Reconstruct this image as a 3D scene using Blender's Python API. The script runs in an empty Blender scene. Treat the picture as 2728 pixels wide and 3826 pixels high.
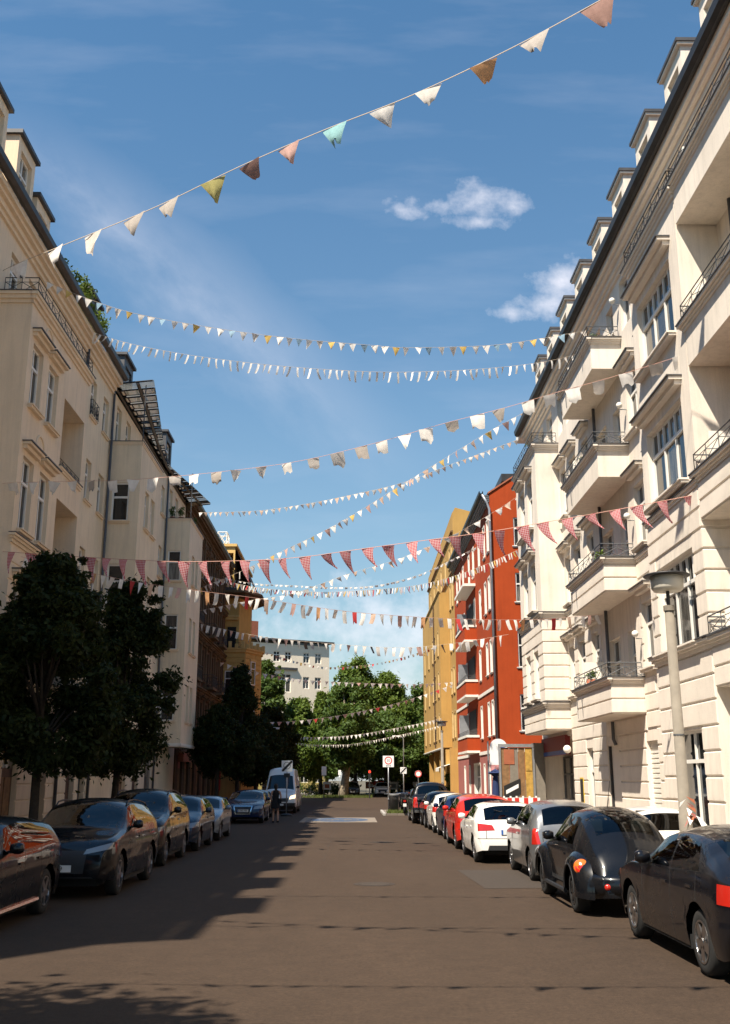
import bpy, bmesh, math, random
import numpy as np
from mathutils import Vector, Matrix
random.seed(7); np.random.seed(7)
R = math.radians
SC = bpy.context.scene
COL = SC.collection
# ------------------------------------------------------------------ camera
cam = bpy.data.cameras.new('camera'); camo = bpy.data.objects.new('camera', cam); COL.objects.link(camo)
cam.sensor_fit = 'HORIZONTAL'; cam.sensor_width = 36.0; cam.lens = 3750/2728*36
cam.clip_start = 0.1; cam.clip_end = 3000
camo.location = (0, 0, 1.95); camo.rotation_euler = (R(90+14.889), 0, R(-0.62)); SC.camera = camo
# ------------------------------------------------------------------ sky, sun, exposure
SUN = Vector((1.0, 1.22, -2.36)).normalized()             # direction the light travels
SUN_EL = math.asin(-SUN.z)
EXPOSURE = 0.97
SKY_STRENGTH = 0.063
sun = bpy.data.lights.new('sun', 'SUN'); suno = bpy.data.objects.new('sun', sun); COL.objects.link(suno)
sun.energy = 5.0; sun.angle = R(0.5); sun.color = (1.0, 0.90, 0.76)
suno.rotation_euler = SUN.to_track_quat('-Z', 'Y').to_euler(); suno.location = (-20, -30, 60)
vs = SC.view_settings; vs.view_transform = 'Standard'; vs.look = 'None'; vs.gamma = 1; vs.exposure = EXPOSURE
try: vs.use_curve_mapping = False
except Exception: pass
world = bpy.data.worlds.new('World'); SC.world = world; world.use_nodes = True

class NT:
    """tiny node-tree helper"""
    def __init__(s, tree): s.t = tree; s.n = tree.nodes; s.l = tree.links
    def node(s, typ, **kw):
        n = s.n.new(typ)
        for k, v in kw.items(): setattr(n, k, v)
        return n
    def put(s, sock, v):
        if hasattr(v, 'is_output') or isinstance(v, bpy.types.NodeSocket): s.l.new(v, sock)
        else: sock.default_value = v
    def math(s, op, a, b=0.0, clamp=False):
        n = s.n.new('ShaderNodeMath'); n.operation = op; n.use_clamp = clamp
        s.put(n.inputs[0], a); s.put(n.inputs[1], b); return n.outputs[0]
    def mix(s, f, a, b):
        n = s.n.new('ShaderNodeMix'); n.data_type = 'RGBA'
        s.put(n.inputs[0], f); s.put(n.inputs[6], a); s.put(n.inputs[7], b); return n.outputs[2]
    def noise(s, vec, scale, detail=4, rough=0.55):
        n = s.n.new('ShaderNodeTexNoise'); s.put(n.inputs['Scale'], scale); n.inputs['Detail'].default_value = detail
        n.inputs['Roughness'].default_value = rough
        if vec is not None: s.l.new(vec, n.inputs['Vector'])
        return n.outputs['Fac']
    def rng(s, v, a, b, c=0.0, d=1.0):
        n = s.n.new('ShaderNodeMapRange'); s.put(n.inputs[0], v)
        for i, x in enumerate((a, b, c, d)): n.inputs[i+1].default_value = x
        return n.outputs[0]
    def mapv(s, vec, scale=(1, 1, 1), loc=(0, 0, 0), rot=(0, 0, 0)):
        n = s.n.new('ShaderNodeMapping'); s.l.new(vec, n.inputs[0])
        n.inputs['Scale'].default_value = scale; n.inputs['Location'].default_value = loc; n.inputs['Rotation'].default_value = rot
        return n.outputs[0]

def build_sky():
    T = NT(world.node_tree); T.n.clear()
    out = T.node('ShaderNodeOutputWorld'); bg = T.node('ShaderNodeBackground'); T.l.new(bg.outputs[0], out.inputs[0])
    sky = T.node('ShaderNodeTexSky'); sky.sky_type = 'NISHITA'; sky.sun_disc = False
    sky.sun_elevation = SUN_EL; sky.sun_rotation = math.atan2(-SUN.x, -SUN.y)
    sky.air_density = 1.55; sky.dust_density = 0.15; sky.ozone_density = 2.4; sky.altitude = 60
    hs = T.node('ShaderNodeHueSaturation'); T.l.new(sky.outputs[0], hs.inputs['Color']); hs.inputs['Saturation'].default_value = 1.15
    tint = T.node('ShaderNodeMix'); tint.data_type = 'RGBA'; tint.blend_type = 'MULTIPLY'; tint.inputs[0].default_value = 1.0; T.l.new(hs.outputs[0], tint.inputs[6]); tint.inputs[7].default_value = (.60, .96, 1.06, 1)
    tc = T.node('ShaderNodeTexCoord'); sep = T.node('ShaderNodeSeparateXYZ'); T.l.new(tc.outputs['Generated'], sep.inputs[0])
    ay = T.math('MAXIMUM', T.math('ABSOLUTE', sep.outputs[1]), 0.02)
    u = T.math('DIVIDE', sep.outputs[0], ay); v = T.math('DIVIDE', sep.outputs[2], ay)
    comb = T.node('ShaderNodeCombineXYZ'); T.l.new(u, comb.inputs[0]); T.l.new(v, comb.inputs[1]); P = comb.outputs[0]
    wob = T.noise(P, 9.0, 5, 0.6); fine = T.noise(P, 34.0, 6, 0.62)
    blobs = [(.148,.630,.034,.022,.85),(.176,.622,.018,.016,.75),(.122,.640,.012,.008,.45),(.050,.617,.022,.012,.7),(.140,.602,.026,.008,.6),(.088,.624,.014,.007,.3),
             (.228,.530,.032,.024,1.1),(.174,.490,.024,.010,.85),(.208,.502,.030,.014,.9),(.06,.145,.15,.040,.80),(.10,.09,.14,.035,.7),(-.2,.12,.2,.03,.5)]
    acc = None
    for (cu, cv, ru, rv, amp) in blobs:
        du = T.math('DIVIDE', T.math('SUBTRACT', u, cu), ru); dv = T.math('DIVIDE', T.math('SUBTRACT', v, cv), rv)
        d = T.math('SQRT', T.math('ADD', T.math('MULTIPLY', du, du), T.math('MULTIPLY', dv, dv)))
        b = T.math('MULTIPLY', T.math('SUBTRACT', 1.25, d), amp)
        acc = b if acc is None else T.math('MAXIMUM', acc, b)
    dens = T.math('ADD', acc, T.math('MULTIPLY', T.math('SUBTRACT', wob, 0.5), 2.0))
    dens = T.math('ADD', dens, T.math('MULTIPLY', T.math('SUBTRACT', fine, 0.5), 2.6))
    cum = T.rng(dens, 0.0, 1.9, 0.0, 0.80)
    # a long thin veil of high cloud that runs down to the right
    x0, y0, x1, y1 = -.36, .69, .03, .33
    L = math.hypot(x1-x0, y1-y0); ax, ay2 = (x1-x0)/L, (y1-y0)/L
    pu = T.math('SUBTRACT', u, x0); pv = T.math('SUBTRACT', v, y0)
    al = T.math('ADD', T.math('MULTIPLY', pu, ax), T.math('MULTIPLY', pv, ay2))
    ac = T.math('ADD', T.math('MULTIPLY', pu, -ay2), T.math('MULTIPLY', pv, ax))
    comb2 = T.node('ShaderNodeCombineXYZ'); T.l.new(al, comb2.inputs[0]); T.l.new(T.math('MULTIPLY', ac, 2.0), comb2.inputs[1])
    vn = T.noise(comb2.outputs[0], 11.0, 6, 0.6)
    w = T.math('ADD', 0.05, T.math('MULTIPLY', T.math('SUBTRACT', 0.35, T.math('ABSOLUTE', T.math('SUBTRACT', al, .25))), 0.07))
    band = T.rng(T.math('DIVIDE', T.math('ABSOLUTE', T.math('ADD', ac, T.math('MULTIPLY', T.math('SUBTRACT', vn, .5), .05))), w), 0.0, 1.0, 1.0, 0.0)
    endm = T.math('MULTIPLY', T.rng(al, -.10, .12), T.rng(al, .60, .38))
    veil = T.math('MULTIPLY', T.math('MULTIPLY', band, endm), T.rng(vn, .25, .8, .05, .26))
    hi = T.math('MULTIPLY', T.rng(T.noise(T.mapv(P, (1.2, 5, 1)), 3.0, 5), .5, .85), 0.10)
    f = T.math('MAXIMUM', T.math('MAXIMUM', cum, veil), hi)
    hz = T.math('MULTIPLY', T.math('POWER', 2.718, T.math('MULTIPLY', T.math('MAXIMUM', sep.outputs[2], 0.0), -3.8)), .72)
    hazy = T.mix(hz, tint.outputs[2], (4.7, 4.65, 5.5, 1))
    col = T.mix(f, hazy, (9.4, 9.2, 9.8, 1))
    T.l.new(col, bg.inputs['Color']); bg.inputs['Strength'].default_value = SKY_STRENGTH
build_sky()

# ------------------------------------------------------------------ helpers
def srgb(r, g, b):
    f = lambda c: (c/12.92 if c <= .04045 else ((c+.055)/1.055)**2.4)
    return (f(r/255), f(g/255), f(b/255), 1)
MATS = {}
def newmat(name):
    m = bpy.data.materials.new(name); m.use_nodes = True; T = NT(m.node_tree)
    b = T.n['Principled BSDF']; MATS[name] = m
    return m, T, b
def plain(name, c, rough=.6, metal=0.0, coat=0.0, spec=.5, var=0.0, vscale=3.0, bump=0.0, bscale=60.0):
    m, T, b = newmat(name); c = (*c[:3], 1)
    b.inputs['Base Color'].default_value = c; b.inputs['Roughness'].default_value = rough; b.inputs['Metallic'].default_value = metal
    b.inputs['Coat Weight'].default_value = coat; b.inputs['Coat Roughness'].default_value = .03; b.inputs['Specular IOR Level'].default_value = spec
    if var or bump:
        tc = T.node('ShaderNodeTexCoord')
        if var:
            n = T.noise(tc.outputs['Object'], vscale, 5)
            d = tuple(x*(1-var) for x in c[:3])+(1,); l = tuple(min(1, x*(1+var)) for x in c[:3])+(1,)
            T.l.new(T.mix(T.rng(n, .3, .7), d, l), b.inputs['Base Color'])
        if bump:
            bp = T.node('ShaderNodeBump'); bp.inputs['Strength'].default_value = bump; bp.inputs['Distance'].default_value = .01
            T.l.new(T.noise(tc.outputs['Object'], bscale, 4), bp.inputs['Height']); T.l.new(bp.outputs[0], b.inputs['Normal'])
    return m
def plaster(name, c, var=.08, streak=.12, bump=.25, rough=.9):
    """render / stucco with blotches, faint vertical rain streaks and fine grain"""
    m, T, b = newmat(name); tc = T.node('ShaderNodeTexCoord'); O = tc.outputs['Object']; c = c[:3]
    a = T.rng(T.noise(O, .55, 6, .62), .3, .7, 1-var, 1+var*.6)
    s = T.rng(T.noise(T.mapv(O, (2.6, 2.6, .16)), 2.2, 5, .65), .45, .8, 1.0, 1-streak)
    g = T.rng(T.noise(O, 38, 3, .7), .3, .7, .94, 1.05)
    k = T.math('MULTIPLY', T.math('MULTIPLY', a, s), g)
    vm = T.node('ShaderNodeVectorMath', operation='SCALE'); vm.inputs[0].default_value = c; T.l.new(k, vm.inputs['Scale'])
    T.l.new(vm.outputs[0], b.inputs['Base Color']); b.inputs['Roughness'].default_value = rough; b.inputs['Specular IOR Level'].default_value = .2
    bp = T.node('ShaderNodeBump'); bp.inputs['Strength'].default_value = bump; bp.inputs['Distance'].default_value = .012
    T.l.new(T.noise(O, 55, 4, .65), bp.inputs['Height']); T.l.new(bp.outputs[0], b.inputs['Normal'])
    return m
def mkmats():
    plaster('cream', (.78, .70, .60), .12, .2); plaster('cream_trim', (.79, .715, .62), .05, .06)
    plaster('beige', (.82, .655, .475), .1, .16); plaster('beige2', (.80, .66, .475), .1, .18); plaster('beige_trim', (.82, .66, .48), .06, .1)
    plaster('red_render', (.37, .056, .013), .12, .14); plaster('pink_render', (.36, .13, .11), .15, .2)
    plaster('ochre', (.44, .262, .082), .12, .12); plaster('ochre_trim', (.60, .42, .19), .05, .05)
    plaster('far_white', (.80, .70, .56), .06, .08); plaster('far_yellow', (.50, .40, .14), .1, .1)
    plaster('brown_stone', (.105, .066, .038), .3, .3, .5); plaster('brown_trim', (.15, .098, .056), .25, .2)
    plaster('yellow_brick', (.54, .33, .105), .22, .22, .4); plaster('yellow_trim', (.60, .40, .15), .12, .15)
    plain('white_paint', (.80, .76, .68), .55, var=.04); plain('frame_white', (.78, .75, .69), .45)
    plain('slate', (.06, .058, .06), .5, var=.3); plain('zinc', (.30, .31, .33), .45, metal=.5, var=.2, vscale=1.5)
    plain('gutter', (.030, .027, .025), .45, var=.3); plain('roof_tile', (.10, .055, .042), .8, var=.35, vscale=6)
    plain('iron', (.022, .022, .024), .5); plain('iron_grey', (.10, .105, .11), .5); plain('pipe', (.085, .09, .10), .5, var=.2)
    plain('void', (.012, .011, .010), .9); plain('wood_dark', (.07, .035, .018), .6, var=.3, vscale=8); plain('wood', (.22, .12, .05), .7, var=.3, vscale=5)
    plain('concrete', (.20, .175, .14), .9, var=.14, vscale=5, bump=.5); plain('galv', (.42, .43, .44), .4, metal=.7, var=.1)
    plain('brick_red', (.24, .075, .04), .9, var=.3, vscale=9); plain('terracotta', (.33, .10, .045), .8, var=.15)
    plain('sign_white', (.80, .80, .78), .45); plain('sign_red', (.55, .03, .02), .45); plain('sign_blue', (.02, .10, .38), .45); plain('sign_grey', (.28, .28, .28), .5)
    plain('sign_yellow', (.62, .42, .03), .5); plain('old_yellow', (.42, .25, .05), .7, var=.3, vscale=6); plain('sign_black', (.015, .015, .015), .5); plain('shop_red', (.20, .018, .016), .5, var=.3, vscale=14)
    plain('granite', (.33, .31, .285), .85, var=.2, vscale=14, bump=.3, bscale=30); plain('tyre', (.014, .014, .014), .85); plain('rubber', (.012, .012, .013), .6)
    plain('chrome', (.62, .62, .62), .18, metal=1); plain('alloy', (.52, .52, .53), .28, metal=1); plain('alloy_dark', (.035, .035, .037), .35, metal=.6)
    plain('seat', (.03, .03, .032), .9); plain('interior', (.012, .012, .013), .9); plain('plate', (.72, .72, .70), .4)
    plain('skin', (.40, .22, .145), .6); plain('black_cloth', (.008, .008, .010), .9); plain('hair', (.012, .009, .007), .6)
    plain('cord', (.55, .46, .36), .9); plain('cord_red', (.60, .34, .27), .9); plain('brown_cloth', (.16, .12, .09), .9)
    plain('blue_cloth', (.012, .025, .09), .85); plain('bin_grey', (.10, .10, .10), .6)
    plain('bark', (.035, .026, .019), .95, var=.35, vscale=9, bump=.8, bscale=14); plain('bark_pale', (.26, .215, .15), .95, var=.35, vscale=5, bump=.8, bscale=8)
    # glass panes: dark room or pale curtain behind a reflecting sheet, different from pane to pane
    for nm, lo, hi in (('pane', (.012, .014, .016, 1), (.30, .28, .24, 1)), ('pane_far', (.015, .017, .02, 1), (.20, .19, .17, 1))):
        m, T, b = newmat(nm); oi = T.node('ShaderNodeObjectInfo'); tc = T.node('ShaderNodeTexCoord')
        f = T.rng(oi.outputs['Random'], .55, 1.0); nz = T.noise(T.mapv(tc.outputs['Object'], (7, 1, .5)), 2, 3)
        T.l.new(T.mix(T.math('MULTIPLY', f, T.rng(nz, .3, .7)), lo, hi), b.inputs['Base Color'])
        b.inputs['Roughness'].default_value = .05; b.inputs['Specular IOR Level'].default_value = .7
        bp = T.node('ShaderNodeBump'); bp.inputs['Strength'].default_value = .06; bp.inputs['Distance'].default_value = .02
        T.l.new(T.noise(tc.outputs['Object'], 1.7, 2), bp.inputs['Height']); T.l.new(bp.outputs[0], b.inputs['Normal'])
    # thin see-through sheet for cars and the glass canopies
    for nm, tint, ior in (('car_glass', (.40, .47, .45, 1), 1.5), ('canopy_glass', (.26, .28, .28, 1), 1.5), ('dark_glass', (.06, .07, .075, 1), 1.55)):
        m, T, b = newmat(nm); T.n.remove(b); o = T.n['Material Output']
        tr = T.node('ShaderNodeBsdfTransparent'); tr.inputs[0].default_value = tint
        gl = T.node('ShaderNodeBsdfGlossy'); gl.inputs['Roughness'].default_value = .02; gl.inputs['Color'].default_value = (1, 1, 1, 1)
        fr = T.node('ShaderNodeFresnel'); fr.inputs['IOR'].default_value = ior
        mx = T.node('ShaderNodeMixShader'); T.l.new(fr.outputs[0], mx.inputs[0]); T.l.new(gl.outputs[0], mx.inputs[2]); T.l.new(mx.outputs[0], o.inputs[0])
        if nm == 'canopy_glass':
            df = T.node('ShaderNodeBsdfTranslucent'); df.inputs[0].default_value = (.13, .135, .13, 1); m2 = T.node('ShaderNodeMixShader'); tc = T.node('ShaderNodeTexCoord'); T.l.new(T.rng(T.noise(tc.outputs['Object'], 1.3, 4), .35, .65, .25, .65), m2.inputs[0]); tr.inputs[0].default_value = (.34, .36, .37, 1)
            T.l.new(tr.outputs[0], m2.inputs[1]); T.l.new(df.outputs[0], m2.inputs[2]); T.l.new(m2.outputs[0], mx.inputs[1])
        else: T.l.new(tr.outputs[0], mx.inputs[1])
    # lamp lenses
    plain('pale_pink', (.55, .25, .24), .6, var=.2); plain('lens_clear', (.20, .21, .22), .08, spec=.8, coat=1); plain('lens_red', (.42, .018, .010), .12, coat=1); plain('lens_orange', (.62, .13, .015), .12, coat=1)
    m = plain('lamp_glass', (.55, .52, .44), .35)
    m, T, b = newmat('signal_red'); b.inputs['Base Color'].default_value = (.5, .01, .005, 1); b.inputs['Emission Color'].default_value = (1, .03, .01, 1); b.inputs['Emission Strength'].default_value = 2.0
    m, T, b = newmat('headlamp_lit'); b.inputs['Base Color'].default_value = (.6, .5, .35, 1); b.inputs['Emission Color'].default_value = (1, .72, .42, 1); b.inputs['Emission Strength'].default_value = 1.2
    # asphalt
    m, T, b = newmat('asphalt'); tc = T.node('ShaderNodeTexCoord'); O = tc.outputs['Object']
    big = T.rng(T.noise(T.mapv(O, (1, .35, 1)), .35, 6, .6), .3, .7, .86, 1.12); mid = T.rng(T.noise(O, 3.5, 6, .7), .3, .7, .86, 1.14); grit = T.math('MULTIPLY', T.rng(T.noise(O, 90, 3, .8), .25, .75, .60, 1.45), T.rng(T.noise(O, 20, 4, .8), .3, .7, .70, 1.34))
    dk = T.rng(T.noise(O, .9, 7, .75), .62, .72, 1.0, .82)
    k = T.math('MULTIPLY', T.math('MULTIPLY', big, mid), T.math('MULTIPLY', grit, dk))
    vm = T.node('ShaderNodeVectorMath', operation='SCALE'); vm.inputs[0].default_value = (.048, .0315, .0205); T.l.new(k, vm.inputs['Scale'])
    T.l.new(vm.outputs[0], b.inputs['Base Color']); b.inputs['Roughness'].default_value = .86; b.inputs['Specular IOR Level'].default_value = .25
    bp = T.node('ShaderNodeBump'); bp.inputs['Strength'].default_value = .5; bp.inputs['Distance'].default_value = .006
    T.l.new(T.noise(O, 120, 3, .8), bp.inputs['Height']); T.l.new(bp.outputs[0], b.inputs['Normal'])
    plain('asphalt_patch', (.040, .029, .021), .9, var=.25, vscale=20, bump=.5, bscale=110)
    plain('tar', (.030, .021, .015), .9, var=.3, vscale=9)
    plain('asphalt_old', (.055, .038, .026), .9, var=.2, vscale=2)
    plain('paint_white', (.20, .165, .13), .8, var=.35, vscale=7); plain('paint_blue', (.045, .075, .13), .8, var=.3, vscale=7)
    # paving slabs
    m, T, b = newmat('paving'); tc = T.node('ShaderNodeTexCoord'); br = T.node('ShaderNodeTexBrick'); T.l.new(tc.outputs['Object'], br.inputs['Vector'])
    br.inputs['Scale'].default_value = 1.0; br.inputs['Brick Width'].default_value = .6; br.inputs['Row Height'].default_value = .6; br.inputs['Mortar Size'].default_value = .012
    br.inputs['Color1'].default_value = (.19, .155, .12, 1); br.inputs['Color2'].default_value = (.15, .125, .10, 1); br.inputs['Mortar'].default_value = (.08, .07, .06, 1)
    T.l.new(br.outputs['Color'], b.inputs['Base Color']); b.inputs['Roughness'].default_value = .9
    plain('soil', (.10, .085, .055), .95, var=.3)
    # foliage: leaf colour varies over the crown and lets a little light through
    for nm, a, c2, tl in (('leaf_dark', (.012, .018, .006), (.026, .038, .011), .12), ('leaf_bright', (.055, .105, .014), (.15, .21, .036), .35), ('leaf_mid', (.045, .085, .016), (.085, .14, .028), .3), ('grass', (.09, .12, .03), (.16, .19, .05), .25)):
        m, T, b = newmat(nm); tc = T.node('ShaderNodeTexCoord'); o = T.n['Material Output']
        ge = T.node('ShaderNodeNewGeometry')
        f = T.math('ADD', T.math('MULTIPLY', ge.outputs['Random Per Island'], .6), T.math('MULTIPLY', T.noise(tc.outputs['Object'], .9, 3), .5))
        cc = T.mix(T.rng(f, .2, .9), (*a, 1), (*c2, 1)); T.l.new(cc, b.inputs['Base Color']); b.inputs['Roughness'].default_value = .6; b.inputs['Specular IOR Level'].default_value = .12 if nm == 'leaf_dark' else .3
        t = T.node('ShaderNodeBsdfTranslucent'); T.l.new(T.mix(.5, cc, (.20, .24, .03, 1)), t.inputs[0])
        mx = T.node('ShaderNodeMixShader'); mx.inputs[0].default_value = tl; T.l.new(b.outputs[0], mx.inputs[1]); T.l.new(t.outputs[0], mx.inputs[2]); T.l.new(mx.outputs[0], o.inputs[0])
mkmats()
def cloth(name, c, tl=.22):
    if name in MATS: return MATS[name]
    m, T, b = newmat(name); o = T.n['Material Output']; tc = T.node('ShaderNodeTexCoord')
    cc = T.mix(T.rng(T.noise(tc.outputs['Object'], 9, 4), .3, .7), tuple(x*.8 for x in c[:3])+(1,), (*c[:3], 1))
    T.l.new(cc, b.inputs['Base Color']); b.inputs['Roughness'].default_value = .95; b.inputs['Specular IOR Level'].default_value = .1
    t = T.node('ShaderNodeBsdfTranslucent'); T.l.new(cc, t.inputs[0]); mx = T.node('ShaderNodeMixShader'); mx.inputs[0].default_value = tl
    T.l.new(b.outputs[0], mx.inputs[1]); T.l.new(t.outputs[0], mx.inputs[2]); T.l.new(mx.outputs[0], o.inputs[0]); return m
def gingham():
    m, T, b = newmat('gingham'); o = T.n['Material Output']; tc = T.node('ShaderNodeTexCoord'); sp = T.node('ShaderNodeSeparateXYZ'); T.l.new(tc.outputs['Object'], sp.inputs[0])
    s1 = T.math('GREATER_THAN', T.math('FRACT', T.math('MULTIPLY', sp.outputs[0], 24.0)), .38); s2 = T.math('GREATER_THAN', T.math('FRACT', T.math('MULTIPLY', sp.outputs[2], 24.0)), .38)
    f = T.math('MULTIPLY', T.math('ADD', s1, s2), .5); cc = T.mix(f, (.84, .72, .70, 1), (.50, .025, .05, 1)); T.l.new(cc, b.inputs['Base Color']); b.inputs['Roughness'].default_value = .95
    t = T.node('ShaderNodeBsdfTranslucent'); T.l.new(cc, t.inputs[0]); mx = T.node('ShaderNodeMixShader'); mx.inputs[0].default_value = .4
    T.l.new(b.outputs[0], mx.inputs[1]); T.l.new(t.outputs[0], mx.inputs[2]); T.l.new(mx.outputs[0], o.inputs[0]); return m
gingham()

LABELS = {}
def tag(o, label=None, cat=None, group=None, kind=None):
    if label:
        o['label'] = label
        if group is None and label in LABELS: print('DUPLICATE LABEL', label)
        LABELS[label] = 1
    if cat: o['category'] = cat
    if group: o['group'] = group
    if kind: o['kind'] = kind
    return o
def empty(name, loc=(0, 0, 0), rz=0.0, label=None, cat=None, group=None):
    e = bpy.data.objects.new(name, None); COL.objects.link(e); e.location = loc; e.rotation_euler = (0, 0, rz); e.empty_display_size = .3
    return tag(e, label, cat, group)
def adopt(o, root, world=True):
    o.parent = root
    if world: o.matrix_parent_inverse = Matrix.LocRotScale(root.location, root.rotation_euler, root.scale).inverted()
    return o
def obj(name, me, mat=None, parent=None, world=True, loc=None, rot=None):
    o = bpy.data.objects.new(name, me); COL.objects.link(o)
    if mat is not None and len(me.materials) == 0: me.materials.append(MATS[mat] if isinstance(mat, str) else mat)
    if loc is not None: o.location = loc
    if rot is not None: o.rotation_euler = rot
    if parent is not None: adopt(o, parent, world)
    return o
class MB:
    """collects vertices and faces for one mesh"""
    def __init__(s): s.v = []; s.f = []
    def add(s, vs_, fs):
        b = len(s.v); s.v += [tuple(p) for p in vs_]; s.f += [tuple(b+i for i in f) for f in fs]; return s
    def quad(s, *p): return s.add(p, [tuple(range(len(p)))])
    def box(s, x0, x1, y0, y1, z0, z1, P=None):
        c = [(x0, y0, z0), (x1, y0, z0), (x1, y1, z0), (x0, y1, z0), (x0, y0, z1), (x1, y0, z1), (x1, y1, z1), (x0, y1, z1)]
        if P: c = [P(*q) for q in c]
        return s.add(c, [(0, 3, 2, 1), (4, 5, 6, 7), (0, 1, 5, 4), (1, 2, 6, 5), (2, 3, 7, 6), (3, 0, 4, 7)])
    def bar(s, p, q, r=.01, n=4, r2=None):
        p = Vector(p); q = Vector(q); d = (q-p)
        if d.length < 1e-6: return s
        d.normalize(); a = d.orthogonal().normalized() if abs(d.z) < .99 else Vector((1, 0, 0)); b = d.cross(a); r2 = r if r2 is None else r2
        vs_ = []
        for e, rr in ((p, r), (q, r2)):
            for i in range(n):
                t = 2*math.pi*(i+.5)/n; vs_.append(e+a*rr*math.cos(t)+b*rr*math.sin(t))
        fs = [(i, (i+1) % n, n+(i+1) % n, n+i) for i in range(n)]+[tuple(range(n-1, -1, -1)), tuple(range(n, 2*n))]
        return s.add(vs_, fs)
    def tube(s, pts, rads, n=8, cap=True):
        pts = [Vector(p) for p in pts]; m = len(pts); vs_ = []; a = None
        for i, p in enumerate(pts):
            d = (pts[min(i+1, m-1)]-pts[max(i-1, 0)]).normalized()
            a = (d.orthogonal() if a is None else a-d*a.dot(d)).normalized(); b = d.cross(a)
            r = rads[i] if hasattr(rads, '__len__') else rads
            for k in range(n): t = 2*math.pi*k/n; vs_.append(p+a*r*math.cos(t)+b*r*math.sin(t))
        fs = [(i*n+k, i*n+(k+1) % n, (i+1)*n+(k+1) % n, (i+1)*n+k) for i in range(m-1) for k in range(n)]
        if cap: fs += [tuple(range(n-1, -1, -1)), tuple(range((m-1)*n, m*n))]
        return s.add(vs_, fs)
    def lathe(s, prof, n=16, axis='z', c=(0, 0, 0)):
        vs_ = []
        for (r, h) in prof:
            for k in range(n):
                t = 2*math.pi*k/n; x, y = r*math.cos(t), r*math.sin(t)
                p = (x, y, h) if axis == 'z' else ((x, h, y) if axis == 'y' else (h, x, y)); vs_.append((p[0]+c[0], p[1]+c[1], p[2]+c[2]))
        m = len(prof); fs = [(i*n+k, i*n+(k+1) % n, (i+1)*n+(k+1) % n, (i+1)*n+k) for i in range(m-1) for k in range(n)]
        return s.add(vs_, fs)
    def prism(s, poly, z0, z1):
        n = len(poly); vs_ = [(x, y, z0) for x, y in poly]+[(x, y, z1) for x, y in poly]
        return s.add(vs_, [(i, (i+1) % n, n+(i+1) % n, n+i) for i in range(n)]+[tuple(range(n-1, -1, -1)), tuple(range(n, 2*n))])
    def mesh(s, name='mesh', smooth=False, fix=True):
        me = bpy.data.meshes.new(name); me.from_pydata(s.v, [], s.f)
        if fix:
            bm = bmesh.new(); bm.from_mesh(me); bmesh.ops.recalc_face_normals(bm, faces=bm.faces); bm.to_mesh(me); bm.free()
        if smooth: me.shade_smooth()
        return me
    def build(s, name, mat, parent=None, world=True, smooth=False, loc=None, rot=None):
        return obj(name, s.mesh(name, smooth), mat, parent, world, loc, rot)
def text_mesh(txt, size, name='lettering', extrude=.004):
    cu = bpy.data.curves.new(name, 'FONT'); cu.body = txt; cu.size = size; cu.extrude = extrude; cu.align_x = 'CENTER'; cu.align_y = 'CENTER'; cu.resolution_u = 3
    t = bpy.data.objects.new(name, cu); COL.objects.link(t); dg = bpy.context.evaluated_depsgraph_get()
    me = bpy.data.meshes.new_from_object(t.evaluated_get(dg)); bpy.data.objects.remove(t); return me

class Face:
    """a wall plane: P(u, d, z), u runs along the wall in world numbers, d is outwards"""
    def __init__(s, kind, c, ang=None, o=None):
        if kind == 'W': s.o, s.x, s.y, s.su, s.rz = (c, 0), (0, 1), (-1, 0), 1, math.pi/2
        elif kind == 'E': s.o, s.x, s.y, s.su, s.rz = (c, 0), (0, -1), (1, 0), -1, -math.pi/2
        elif kind == 'S': s.o, s.x, s.y, s.su, s.rz = (0, c), (-1, 0), (0, -1), -1, math.pi
        elif kind == 'N': s.o, s.x, s.y, s.su, s.rz = (0, c), (1, 0), (0, 1), 1, 0.0
        else: s.o, s.x, s.y, s.su, s.rz = o, (math.cos(ang), math.sin(ang)), (-math.sin(ang), math.cos(ang)), 1, ang
    def P(s, u, d, z):
        k = s.su*u; return (s.o[0]+s.x[0]*k+s.y[0]*d, s.o[1]+s.x[1]*k+s.y[1]*d, z)

def wall(face, u0, u1, z0, z1, ops, mat, parent, depth=.22, name='wall', skew=None):
    """wall sheet with real openings and reveals; an opening is (u0,u1,z0,z1[,depth])"""
    P = face.P; us = sorted({u0, u1} | {min(max(v, u0), u1) for o in ops for v in o[:2]}); zs = sorted({z0, z1} | {min(max(v, z0), z1) for o in ops for v in o[2:4]})
    mb = MB()
    for i in range(len(us)-1):
        for j in range(len(zs)-1):
            cu, cz = (us[i]+us[i+1])/2, (zs[j]+zs[j+1])/2
            if any(o[0] < cu < o[1] and o[2] < cz < o[3] for o in ops): continue
            mb.quad(P(us[i], 0, zs[j]), P(us[i+1], 0, zs[j]), P(us[i+1], 0, zs[j+1]), P(us[i], 0, zs[j+1]))
    for o in ops:
        a, b, c, d = o[:4]; dp = -(o[4] if len(o) > 4 else depth)
        mb.quad(P(a, 0, c), P(b, 0, c), P(b, dp, c), P(a, dp, c)); mb.quad(P(a, 0, d), P(b, 0, d), P(b, dp, d), P(a, dp, d))
        mb.quad(P(a, 0, c), P(a, 0, d), P(a, dp, d), P(a, dp, c)); mb.quad(P(b, 0, c), P(b, 0, d), P(b, dp, d), P(b, dp, c))
        if len(o) > 4: mb.quad(P(a, dp, c), P(b, dp, c), P(b, dp, d), P(a, dp, d))
    me = bpy.data.meshes.new(name); me.from_pydata(mb.v, [], mb.f)
    return obj(name, me, mat, parent)
WIN = {}
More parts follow.
